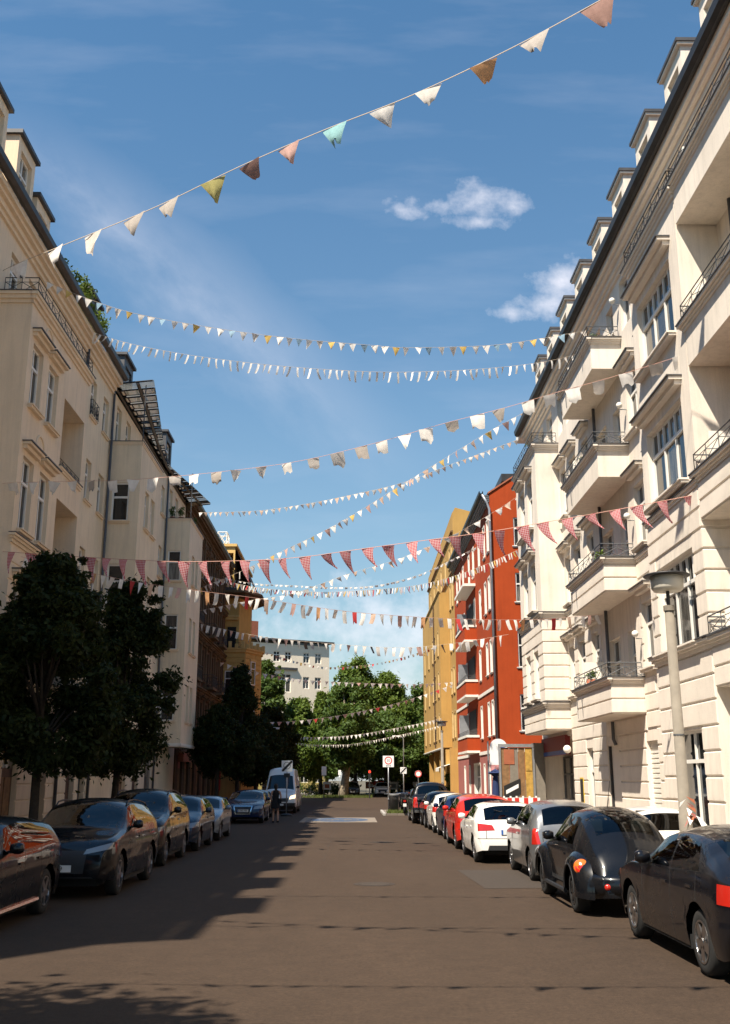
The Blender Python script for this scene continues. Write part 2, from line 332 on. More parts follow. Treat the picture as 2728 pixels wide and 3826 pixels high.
def win_meshes(w, h, cols, tr, up, fr):
    key = (round(w, 2), round(h, 2), cols, tr, up, fr)
    if key in WIN: return WIN[key]
    mb = MB(); hw = w/2; t = min(fr, w*.13); panes = []
    mb.box(-hw, -hw+t, -.04, .04, 0, h); mb.box(hw-t, hw, -.04, .04, 0, h); mb.box(-hw+t, hw-t, -.04, .04, 0, t); mb.box(-hw+t, hw-t, -.04, .04, h-t, h)
    zt = h*tr if tr else h-t
    if tr: mb.box(-hw+t, hw-t, -.045, .055, zt-t*.6, zt+t*.6)
    def cells(n, za, zb, y):
        ww = (w-2*t)/n
        for i in range(n):
            a = -hw+t+i*ww
            if i: mb.box(a-t*.45, a+t*.45, -.038, .038, za, zb)
            panes.append((a+(t*.45 if i else 0), a+ww-(t*.45 if i < n-1 else 0), za, zb))
    cells(cols, t, zt-(t*.6 if tr else 0), 0)
    if tr: cells(up, zt+t*.6, h-t, 0)
    fm = mb.mesh('window')
    pm = []
    for (a, b, c, d) in panes:
        p = MB().quad((a, -.012, c), (b, -.012, c), (b, -.012, d), (a, -.012, d)); me = bpy.data.meshes.new('pane'); me.from_pydata(p.v, [], p.f); pm.append(me)
    WIN[key] = (fm, pm); return WIN[key]
def window(root, face, u0, u1, z0, z1, depth=.18, cols=2, tr=.68, up=2, hood=None, sill=None, frame='frame_white', pane='pane', trim='cream_trim', cap='slate', fr=.075, split=True, one=False, surround=None):
    w, h = u1-u0, z1-z0; fm, pm = win_meshes(w, h, cols, tr, up, fr)
    o = obj('window', fm, frame, root, True, face.P((u0+u1)/2, -depth, z0), (0, 0, face.rz))
    if one: pm = [MB().quad((-w/2, -.012, 0), (w/2, -.012, 0), (w/2, -.012, h), (-w/2, -.012, h)).mesh('pane', fix=False)]
    for p in pm: obj('pane', p, pane, o, False)
    if sill: s = MB().box(-w/2-.10, w/2+.10, 0, depth+sill, -.10, 0).box(-w/2-.13, w/2+.13, depth+.02, depth+sill+.05, -.03, .012); s.build('sill', trim, o, False)
    if surround:
        s = MB().box(-w/2-.09, -w/2+.003, 0, depth+.02, 0, h+.1).box(w/2-.003, w/2+.09, 0, depth+.02, 0, h+.1).box(-w/2-.09, w/2+.09, 0, depth+.022, h-.003, h+.1); s.build('surround', surround, o, False)
    if hood:
        hh = h+hood[0]; k = hood[1]
        MB().box(-w/2-.16, w/2+.16, depth, depth+k*.55, hh, hh+.12).box(-w/2-.22, w/2+.22, depth, depth+k, hh+.12, hh+.2).build('hood', trim, o, False)
        MB().box(-w/2-.25, w/2+.25, depth, depth+k+.05, hh+.202, hh+.235).build('hood_cap', cap, o, False)
    return o
def cornice(face, u0, u1, z, parent, mat, steps=((.06, .10), (.12, .08), (.18, .07)), cap=None, name='cornice', ends=0.0):
    mb = MB(); zz = z
    for d, h in steps: mb.box(u0-(d*ends), u1+(d*ends), -.02, d, zz, zz+h, face.P); zz += h
    o = mb.build(name, mat, parent)
    if cap: d = steps[-1][0]; MB().box(u0-d*ends-.01, u1+d*ends+.01, -.02, d+.03, zz+.001, zz+.03, face.P).build('flashing', cap, parent)
    return zz
UNIT = {}
def course(face, u0, u1, z0, z1, mat, parent, d=.035):
    """one dressed course block (shared bevelled mesh, scaled)"""
    if mat not in UNIT:
        me = MB().add([(-.5, 0, 0), (.5, 0, 0), (.5, 0, 1), (-.5, 0, 1), (-.496, 1, .05), (.496, 1, .05), (.496, 1, .95), (-.496, 1, .95)], [(4, 5, 6, 7), (0, 1, 5, 4), (1, 2, 6, 5), (2, 3, 7, 6), (3, 0, 4, 7)]).mesh('course'); UNIT[mat] = me
    o = obj('stone_course', UNIT[mat], mat, parent, True, face.P((u0+u1)/2, 0, z0), (0, 0, face.rz)); o.scale = (u1-u0, d, z1-z0); return o
def courses(face, u0, u1, z0, z1, step, ops, mat, parent, gap=.035, d=.035):
    n = max(1, round((z1-z0)/step)); st = (z1-z0)/n
    for i in range(n):
        a, b = z0+i*st+gap/2, z0+(i+1)*st-gap/2; cuts = []
        for o in ops:
            if o[2] < b-.02 and o[3] > a+.02 and o[1] > u0 and o[0] < u1: cuts.append((o[0], o[1]))
        cuts.sort(); p = u0
        for c0, c1 in cuts:
            if c0-p > .12: course(face, p, c0, a, b, mat, parent, d)
            p = max(p, c1)
        if u1-p > .12: course(face, p, u1, a, b, mat, parent, d)
def railing(face, u0, u1, z, h, parent, d=0.0, mat='iron_grey', n=5, side=None, r=.012, name='railing'):
    """iron rail with posts and crossed bars; side=(d0,d1) adds returns to the wall at both ends"""
    mb = MB(); P = face.P
    runs = [((u0, d), (u1, d), n)]
    if side is not None: runs += [((u0, d), (u0, side), 2), ((u1, d), (u1, side), 2)]
    for a, b, m in runs:
        f = lambda t, zz: P(a[0]+(b[0]-a[0])*t, a[1]+(b[1]-a[1])*t, zz)
        mb.bar(f(0, z+h), f(1, z+h), r*1.5); mb.bar(f(0, z+.06), f(1, z+.06), r); mb.bar(f(0, z+h*.72), f(1, z+h*.72), r*.8)
        for i in range(m+1): mb.bar(f(i/m, z), f(i/m, z+h), r)
        for i in range(m):
            mb.bar(f(i/m, z+.06), f((i+1)/m, z+h*.72), r*.8); mb.bar(f((i+1)/m, z+.06), f(i/m, z+h*.72), r*.8)
    return mb.build(name, mat, parent)
# ------------------------------------------------------------------ ground, road, pavements
XR, XB = 9.26, 8.2                   # right wall plane and the plane of its bays
XL, XLB, XLC = -11.2, -10.2, -9.72   # left wall planes
KL, KR = -6.5, 5.15                  # kerb lines
def sheet(name, x0, x1, y0, y1, z, mat):
    o = MB().quad((x0, y0, z), (x1, y0, z), (x1, y1, z), (x0, y1, z)).build(name, mat); return tag(o, kind='structure')
g = sheet('ground', -700, 700, -500, 1100, -.14, 'soil')
road = sheet('road', KL-.2, KR+.2, -60, 128, 0, 'asphalt')
sheet('cross_street', KR+.2, 90, 51.6, 64.4, -.004, 'asphalt_old'); sheet('junction_street', -90, 90, 106, 128, -.004, 'asphalt_old'); sheet('side_street', -90, KL-.2, -16, -1.5, -.004, 'asphalt_old')
def pavement(name, x0, x1, y0, y1, edge):
    s = tag(MB().box(x0, x1, y0, y1, -.13, .12).build(name, 'paving'), kind='structure')
    n = int((y1-y0)/1.0)
    me = MB().box(-.075, .075, -.49, .49, 0, .245).mesh('kerb_stone')
    bm = bmesh.new(); bm.from_mesh(me); bmesh.ops.bevel(bm, geom=bm.edges[:], offset=.012, segments=1, affect='EDGES'); bm.to_mesh(me); bm.free()
    for i in range(min(n, 75)):
        o = obj('kerb_stone', me, 'granite', s, False, (edge, y0+.5+i*(y1-y0)/n, -.12+random.uniform(-.004, .004)))
    return s
pavement('pavement_left', XL-.1, KL-.075, 0.0, 100, KL); pavement('pavement_right', KR+.075, XR+.1, -30, 51.6, KR); pavement('pavement_right_far', KR+.075, XR+.1, 64.4, 104, KR)
pavement('pavement_island', 1.75, KR-.3, 57.5, 64.0, 1.70)
tag(MB().box(-40, 40, 128, 170, -.13, .10).build('park_ground', 'soil'), kind='structure')
tag(MB().add([(2.29, 23.4, .004), (2.42, 19.55, .004), (5.0, 19.7, .004), (5.0, 23.5, .004)], [(0, 1, 2, 3)]).build('asphalt_patch', 'asphalt_patch'), kind='structure')
tag(MB().quad((-4.3, 7.0, .004), (-3.1, 7.0, .004), (-3.1, 9.4, .004), (-4.3, 9.4, .004)).build('asphalt_patch', 'asphalt_patch'), kind='structure')
# bicycle-street marking: pale rectangle, blue disc with a bicycle
mk = tag(MB().quad((-2.55, 48.6, .004), (1.1, 48.6, .004), (1.1, 54.5, .004), (-2.55, 54.5, .004)).build('road_marking', 'paint_white'), kind='structure')
c = (-.72, 51.5); disc = [(c[0]+1.42*math.cos(t), c[1]+2.3*math.sin(t), .008) for t in [2*math.pi*i/40 for i in range(40)]]
MB().add(disc, [tuple(range(40))]).build('blue_disc', 'paint_blue', mk)
bk = MB()
def ring2(cx, cy, rx, ry, w, z):
    n = 22; v = []; 
    for i in range(n): t = 2*math.pi*i/n; v += [(cx+rx*math.cos(t), cy+ry*math.sin(t), z), (cx+(rx-w)*math.cos(t), cy+(ry-w*1.5)*math.sin(t), z)]
    bk.add(v, [(2*i, (2*i+2) % (2*n), (2*i+3) % (2*n), 2*i+1) for i in range(n)])
for dx in (-.62, .62): ring2(c[0]+dx, c[1]-.35, .38, .62, .08, .012)
def stroke(a, b, w=.08):
    a = Vector((*a, .012)); b = Vector((*b, .012)); n = (b-a).normalized().cross(Vector((0, 0, 1)))*w/2; bk.quad(a-n, b-n, b+n, a+n)
for a, b in (((-.62, -.35), (-.2, .5)), ((-.2, .5), (.45, .5)), ((-.62, -.35), (.05, -.35)), ((.05, -.35), (.45, .5)), ((.62, -.35), (.4, .95)), ((.05, -.35), (-.25, .8)), ((.25, 1.0), (.5, .9)), ((-.4, .8), (-.1, .8))):
    stroke((c[0]+a[0], c[1]+a[1]), (c[0]+b[0], c[1]+b[1]))
bk.build('bicycle_symbol', 'paint_white', mk)

# seams, a manhole and iron covers in the carriageway
def seam(pts, w):
    v = []
    for i, p in enumerate(pts):
        a = Vector(pts[max(i-1, 0)]); b = Vector(pts[min(i+1, len(pts)-1)]); n = Vector((-(b-a).y, (b-a).x)).normalized()*w*(.6+.8*random.random())/2; v += [(p[0]-n.x, p[1]-n.y, .003), (p[0]+n.x, p[1]+n.y, .003)]
    MB().add(v, [(2*i, 2*i+1, 2*i+3, 2*i+2) for i in range(len(pts)-1)]).build('tar_seam', 'tar', road)
for x_, ya, yb in ((-.75, 26, 47), (-3.0, 30, 60)): seam([(x_+random.uniform(-.03, .03), ya+(yb-ya)*k/40) for k in range(41)], .014)
for y_, xa, xb in ((27.6, -6, 5), (37.5, -3, 3)): seam([(xa+(xb-xa)*k/24, y_+random.uniform(-.05, .05)) for k in range(25)], .02)
for x_, y_ in ((.4, 20.4), (.9, 33.5)):
    mh = MB().lathe([(0, .006), (.30, .006), (.30, .002)], 24, 'z', (x_, y_, 0)).build('manhole_cover', 'asphalt_patch', road)
    MB().lathe([(.31, .004), (.40, .004), (.40, .001)], 24, 'z', (x_, y_, 0)).build('manhole_frame', 'tar', mh, False)
def block(mb, x0, x1, y0, y1, z0, z1): return mb.box(x0, x1, y0, y1, z0, z1)

# ------------------------------------------------------------------ R1: cream apartment house on the right
def cream_house():
    r = empty('apartment_house', (XR, 26, 0), label='cream plastered apartment house with corner balconies and a row of roof dormers', cat='building')
    W = Face('W', XR); B = Face('W', XB); CR = 'cream'; TR = 'cream_trim'
    Y0, Y1, ZT = -2.0, 50.4, 19.3
    lv = [(5.30, 7.40), (9.20, 11.30), (13.05, 15.20)]
    cols = [(30.75, 31.95), (37.75, 38.9), (40.05, 41.35), (42.05, 43.1)]
    ops = []; wins = []
    for a, b in cols+[(28.2, 29.4)]:
        for z0, z1 in lv: ops.append((a, b, z0, z1)); wins.append((a, b, z0, z1, True))
        ops.append((a, b, 16.95, 18.75)); wins.append((a, b, 16.95, 18.75, False))
    soff = [3.95, 7.86, 11.76, 15.67]
    for base in (32.2, 17.75):
        for s in soff:
            f = s+.26
            for a, b in ((base+.75, base+1.65), (base+2.6, base+4.1)):
                z1 = min(f+2.55, 18.9); ops.append((a, b, f, z1)); wins.append((a, b, f, z1, False))
    for a, b in ((44.4, 45.7), (46.6, 47.9), (23.4, 24.7), (25.4, 26.7)): ops.append((a, b, 16.95, 18.75)); wins.append((a, b, 16.95, 18.75, False))
    for a in (3.0, 6.4, 9.8, 13.2):
        for z0, z1 in lv+[(16.95, 18.75), (.6, 3.1)]: ops.append((a, a+1.3, z0, z1)); wins.append((a, a+1.3, z0, z1, False))
    # ground floor openings
    gops = [(31.15, 32.45, .25, 3.1), (35.75, 37.45, .12, 3.1), (39.7, 40.85, .35, 3.12), (28.2, 29.6, .6, 3.1), (19.0, 21.4, .6, 3.1), (24.0, 26.4, .6, 3.1)]
    shop = (43.4, 50.0, .12, 3.75, .9)
    wall(W, Y0, Y1, .0, ZT, ops+gops+[shop], CR, r)
    for a, b, z0, z1, hd in wins: window(r, W, a, b, z0, z1, hood=(.28, .30) if hd else None, sill=.16 if hd else None, trim=TR)
    # gable ends, back and roof
    g = MB(); g.quad((XR, Y1, 0), (20, Y1, 0), (20, Y1, ZT+.4), (XR, Y1, ZT+.4)); g.quad((XR, Y0, 0), (20, Y0, 0), (20, Y0, ZT+.4), (XR, Y0, ZT+.4)); g.quad((20, Y0, 0), (20, Y1, 0), (20, Y1, 23.7), (20, Y0, 23.7))
    g.quad((9.3, Y1, ZT+.4), (10.9, Y1, 23.3), (20, Y1, 23.7), (20, Y1, ZT+.4)); g.quad((9.3, Y0, ZT+.4), (10.9, Y0, 23.3), (20, Y0, 23.7), (20, Y0, ZT+.4)); g.build('gable_wall', CR, r)
    MB().quad((9.0, Y0, 19.78), (9.0, Y1+.1, 19.78), (10.9, Y1+.1, 23.4), (10.9, Y0, 23.4)).quad((10.9, Y0, 23.4), (10.9, Y1+.1, 23.4), (20.2, Y1+.1, 23.8), (20.2, Y0, 23.8)).build('roof', 'roof_tile', r)
    # end piece of the roof: pale zinc slope and corbel
    MB().add([(8.95, 50.42, 19.9), (10.9, 50.42, 23.4), (11.2, 51.6, 23.4), (9.2, 52.6, 20.9)], [(0, 1, 2, 3)]).build('roof_end', 'zinc', r)
    MB().box(8.75, 9.25, 50.45, 51.5, 19.5, 20.3).build('corbel', 'white_paint', r)
    # eaves: stepped soffit, white fillet, gutter
    eo = MB()
    for d0, d1, z0, z1 in ((0, .10, 18.98, 19.12), (0, .20, 19.12, 19.30), (0, .34, 19.30, 19.42), (0, .46, 19.42, 19.62)): eo.box(Y0, Y1+.1, d0-.02, d1, z0, z1, W.P)
    eo.build('eaves_cornice', TR, r)
    gm = MB(); pr = [(.46, 19.62), (.47, 19.86), (.50, 19.86), (.53, 19.72), (.60, 19.66), (.68, 19.72), (.71, 19.88), (.745, 19.88), (.715, 19.68), (.60, 19.58), (.50, 19.60)]
    vs_ = [W.P(Y0, d, z) for d, z in pr]+[W.P(Y1+.3, d, z) for d, z in pr]; n = len(pr)
    gm.add(vs_, [(i, (i+1) % n, n+(i+1) % n, n+i) for i in range(n)]).build('gutter', 'gutter', r)
    # dormers
    for k in range(-1, 8):
        y = 25.12+3.28*k; f = Face('W', 9.62); x1 = 11.4
        dm = wall(f, y, y+1.65, 19.9, 22.98, [(y+.32, y+1.33, 20.75, 22.55)], CR, r, .2, 'dormer')
        for yy in (y, y+1.65): MB().quad((9.62, yy, 19.9), (x1, yy, 19.9), (x1, yy, 22.98), (9.62, yy, 22.98)).build('dormer_cheek', CR, dm, False)
        MB().box(9.50, x1, y-.09, y+1.74, 22.98, 23.06).build('dormer_soffit', TR, dm, False); MB().box(9.46, x1, y-.13, y+1.78, 23.061, 23.17).build('dormer_roof', 'slate', dm, False)
        window(r, f, y+.32, y+1.33, 20.75, 22.55, trim=TR, depth=.16)
    # bays
    def bay(ya, yb, z0, z1, zc, winsb, step_to):
        bops = [(a, b, c, d) for a, b, c, d, *_ in winsb]
        o = wall(B, ya, yb, z0, z1, bops, CR, r, .22, 'bay')
        s = MB()
        for yy in (ya, yb): s.quad((XB, yy, z0), (XR+.02, yy, z0), (XR+.02, yy, z1), (XB, yy, z1))
        s.quad((XB, ya, z0), (XB, yb, z0), (XR+.02, yb, z0), (XR+.02, ya, z0)); s.quad((XB, ya, z1-.02), (XB, yb, z1-.02), (XR+.02, yb, z1-.02), (XR+.02, ya, z1-.02)); s.build('bay_sides', CR, o, False)
        for w in winsb: window(r, B, *w[:4], cols=w[4], up=w[5], hood=(.28, .34) if w[2] > 8.5 else None, sill=.2, trim=TR)
        for zz, cap in zc:
            cornice(B, ya, yb, zz, r, TR, cap='slate', ends=1.0); cornice(Face('S', ya), XB, XR, zz, r, TR, cap='slate')
        courses(B, ya, yb, step_to[0], step_to[1], .54, bops, CR, r); S = Face('S', ya)
        courses(S, XB-.03, XR, step_to[0], step_to[1], .54, [], CR, r)
        # top parapet rail
        railing(B, ya+.04, yb-.04, z1+.06, .5, r, d=.10, side=-1.0, n=6, mat='iron')
        return o
    bay(43.4, 48.9, 3.95, 16.72, [(16.45, 1), (8.72, 1), (4.85, 1)], [(a, b, z0, z1, 2, 2) for a, b in ((44.55, 45.85), (46.6, 47.9)) for z0, z1 in ((5.35, 7.5), (9.25, 11.5), (13.1, 15.45))], (5.15, 8.7))
    courses(B, 43.4, 48.9, 3.97, 4.84, .44, [], CR, r); courses(Face('S', 43.4), XB-.03, XR, 3.97, 4.84, .44, [], CR, r)
    bay(22.9, 27.2, .0, 16.72, [(16.45, 1), (4.85, 1)], [(23.6, 26.65, z0, z1, 3, 6) for z0, z1 in ((5.1, 7.4), (9.08, 11.25), (13.0, 15.15))]+[(24.0, 26.2, .8, 3.1, 2, 2)], (5.15, 8.7))
    courses(B, 22.9, 27.2, .3, 4.84, .55, [(24.0, 26.2, .8, 3.1)], CR, r)
    cornice(B, 22.9, 27.2, 8.72, r, TR, steps=((.05, .08), (.09, .06)), cap='slate', ends=1.0)
    # wall courses
    allops = ops+gops+[shop[:4]]
    courses(W, 27.25, 32.15, .3, 8.75, .53, allops+[(27, 31, 4.82, 5.2)], CR, r); courses(W, 37.35, 43.35, .3, 8.75, .53, allops, CR, r)
    courses(W, 32.2, 37.3, .3, 3.92, .53, allops, CR, r)
    cornice(W, 27.2, 32.2, 8.80, r, TR, steps=((.05, .08), (.10, .07)), cap='slate'); cornice(W, 37.35, 43.35, 8.80, r, TR, steps=((.05, .08), (.10, .07)), cap='slate')
    # balconies
    for base in (32.2, 17.75):
        ya, yb = base, base+5.1
        for i, s in enumerate(soff):
            top = s+.92; mb = MB()
            mb.box(XB, XR+.0, ya, yb, s, s+.22)
            for q in ((XB, XB+.12, ya, yb), (XB+.12, XR, ya, ya+.12), (XB+.12, XR, yb-.12, yb)): mb.box(*q, s+.221, top)
            o = mb.build('balcony', CR, r)
            for F_, a, b in ((B, ya, yb), (Face('S', ya), XB, XR)):
                zz = cornice(F_, a, b, top, o, TR, steps=((.05, .07), (.10, .06), (.16, .07)), cap='slate', ends=1.0 if F_ is B else 0.0)
                if i < 2: 
                    for k in range(2): course(F_, a-(.03 if F_ is not B else 0), b, s+.02+k*.45, s+.435+k*.45, CR, r)
            railing(B, ya+.03, yb-.03, zz+.02, .46, r, d=.08, side=-1.0, n=6)
            MB().box(XB+.22, XB+.55, ya+.5, yb-.3, s+.70, s+.95).build('planter_box', 'terracotta', r) if i in (1, 3) else None
            MB().box(XB+.28, XR-.02, yb-.20, yb-.15, s+.45, s+2.15).build('privacy_screen', 'white_paint', r)
            if i < 3: MB().tube([(XR-.12, yb-1.2, s+.2), (XR-.12, yb-1.2, s+3.9)], .06, 8).build('downpipe', 'pipe', r, smooth=True)
            # globe lamp on the wall beside the balcony
            gl = MB().tube([(XR, ya-.15, s+2.35), (XR-.22, ya-.15, s+2.35)], .018, 6).build('globe_lamp', 'galv', r)
            MB().lathe([(.11*math.sin(t*math.pi/8), -.11*math.cos(t*math.pi/8)) for t in range(9)], 12, 'z', (XR-.24, ya-.15, s+2.5)).build('globe', 'white_paint', gl, False, True)
        MB().tube([(XR-.12, yb-1.2, 3.9), (XR-.12, yb-1.2, 3.3), (XR-.05, yb-1.2, 3.1)], .06, 8).build('downpipe', 'pipe', r, smooth=True)
    # thin bracket pipes (lightning rod hooks) on the parapets
    for s in soff:
        for yy in (33.3, 34.1):
            MB().tube([(XB-.03, yy+3, s+.1), (XB-.06, yy+3, s+.75), (XB-.02, yy+2.75, s+.78)], .012, 5).build('overflow_pipe', 'pipe', r)
    # ground floor: shutter, gate, windows
    sh = MB()
    for k in range(38): z = .27+k*.0745; sh.box(31.15, 32.45, -.16, -.13+.018*(k % 2), z, z+.07, W.P)
    sh.build('roller_shutter', 'white_paint', r)
    d = MB().box(35.75, 37.45, -.16, -.10, .12, 3.1, W.P).build('gate', 'cream_trim', r)
    for a in (35.78, 37.3): MB().box(a, a+.13, -.099, -.02, .12, 3.08, W.P).build('gate_post', 'iron', d, False)
    window(r, W, 39.7, 40.85, .35, 3.12, sill=.1, trim=TR); window(r, W, 28.2, 29.6, .6, 3.1, sill=.1, trim=TR); window(r, W, 19.0, 21.4, .6, 3.1, cols=3, up=3, trim=TR)
    # shop in the recess below the far bay
    bk = MB().box(43.4, 50.0, -.9, -.86, .12, 3.75, W.P).build('shop_wall', CR, r)
    so = MB(); fr = Face('W', XR+.84)
    for a, b, z0, z1 in ((44.9, 44.98, .12, 2.95), (49.3, 49.38, .12, 2.95), (46.35, 46.43, .12, 2.95), (47.85, 47.93, .12, 2.95), (44.9, 49.38, 2.88, 2.96), (44.9, 49.38, 2.12, 2.2)): so.box(a, b, 0, .08, z0, z1, fr.P)
    sd = so.build('shop_door', 'iron_grey', r); MB().box(44.98, 49.3, .02, .03, .14, 2.88, fr.P).build('pane', 'pane', sd, False)
    for yy in (46.5, 47.8): MB().bar(fr.P(yy, .12, .9), fr.P(yy, .12, 1.5), .015).build('door_handle', 'galv', sd, False)
    gr = MB()
    for k in range(9): y = 45.1+k*.5; gr.bar(fr.P(y, .2, .15), fr.P(y, .2, 1.05), .012)
    gr.bar(fr.P(45.0, .2, 1.05), fr.P(49.2, .2, 1.05), .015); gr.build('grille', 'iron_grey', r)
    sg = MB().box(44.4, 50.05, -.1, .12, 2.98, 3.80, W.P).build('shop_sign', 'shop_red', r)
    MB().box(44.38, 50.07, .121, .14, 2.98, 3.16, W.P).build('sign_strip', 'sign_blue', sg, False)
    MB().lathe([(.17*math.sin(t*math.pi/8), -.17*math.cos(t*math.pi/8)) for t in range(9)], 12, 'z', (XR-.30, 43.2, 3.15)).build('globe_lamp', 'white_paint', r, smooth=True)
    MB().box(41.6, 42.2, .0, .05, 1.0, 2.0, W.P).build('notice_board', 'sign_yellow', r); MB().box(41.66, 42.14, .05, .06, 1.06, 1.94, W.P).build('notice_glass', 'void', r)
    return r
# ------------------------------------------------------------------ left side
def lerp_tab(tab, s):
    if s <= tab[0][0]: return tab[0][1]
    for (a, u), (b, v) in zip(tab, tab[1:]):
        if s <= b: return u+(v-u)*(s-a)/max(b-a, 1e-6)
    return tab[-1][1]
def gutter_run(face, u0, u1, z, parent, d0=.46, mat='gutter', ext=.0):
    pr = [(d0, z), (d0+.01, z+.22), (d0+.04, z+.22), (d0+.07, z+.1), (d0+.14, z+.04), (d0+.22, z+.1), (d0+.25, z+.22), (d0+.285, z+.22), (d0+.255, z+.05), (d0+.14, z-.04), (d0+.04, z-.02)]
    n = len(pr); vs_ = [face.P(u0, d, q) for d, q in pr]+[face.P(u1, d, q) for d, q in pr]
    return MB().add(vs_, [(i, (i+1) % n, n+(i+1) % n, n+i) for i in range(n)]).build('gutter', mat, parent)
def shell(root, x_front, x_back, y0, y1, zt, zr, mat, roofmat='roof_tile', lean=1.7):
    """end walls, back wall and a mansard roof behind a street wall"""
    s = 1 if x_back > x_front else -1; g = MB()
    for yy in (y0, y1): g.add([(x_front, yy, 0), (x_back, yy, 0), (x_back, yy, zt), (x_back-s*lean, yy, zr), (x_front+s*lean, yy, zr), (x_front, yy, zt)], [(0, 1, 2, 3, 4, 5)])
    g.quad((x_back, y0, 0), (x_back, y1, 0), (x_back, y1, zt), (x_back, y0, zt)); g.build('gable_wall', mat, root)
    rf = MB().quad((x_front-s*.25, y0-.05, zt-.1), (x_front-s*.25, y1+.05, zt-.1), (x_front+s*lean, y1+.05, zr+.03), (x_front+s*lean, y0-.05, zr+.03))
    rf.quad((x_front+s*lean, y0-.05, zr+.03), (x_front+s*lean, y1+.05, zr+.03), (x_back-s*lean, y1+.05, zr+.03), (x_back-s*lean, y0-.05, zr+.03)).quad((x_back-s*lean, y0, zr+.03), (x_back-s*lean, y1, zr+.03), (x_back+s*.1, y1, zt), (x_back+s*.1, y0, zt))
    return rf.build('roof', roofmat, root)
def eaves(face, u0, u1, z, parent, mat, over=.46):
    mb = MB()
    for d1, z0, z1 in ((.10, z-.62, z-.48), (.20, z-.48, z-.30), (over*.75, z-.30, z-.18), (over, z-.18, z)): mb.box(u0, u1, -.02, d1, z0, z1, face.P)
    return mb.build('eaves_cornice', mat, parent)
def dormers(root, face_kind, xf, ys, w, zb, zt, back, mat, parent_roof='slate'):
    f = Face(face_kind, xf)
    for y in ys:
        dm = wall(f, y, y+w, zb, zt, [(y+.3, y+w-.3, zb+.75, zt-.4)], mat, root, .2, 'dormer')
        for yy in (y, y+w): MB().quad((xf, yy, zb), (back, yy, zb), (back, yy, zt), (xf, yy, zt)).build('dormer_cheek', mat, dm, False)
        a, b = sorted((xf+(.14 if back < xf else -.14), back))
        MB().box(a, b, y-.12, y+w+.12, zt, zt+.14).build('dormer_roof', parent_roof, dm, False)
        window(root, f, y+.3, y+w-.3, zb+.75, zt-.4)

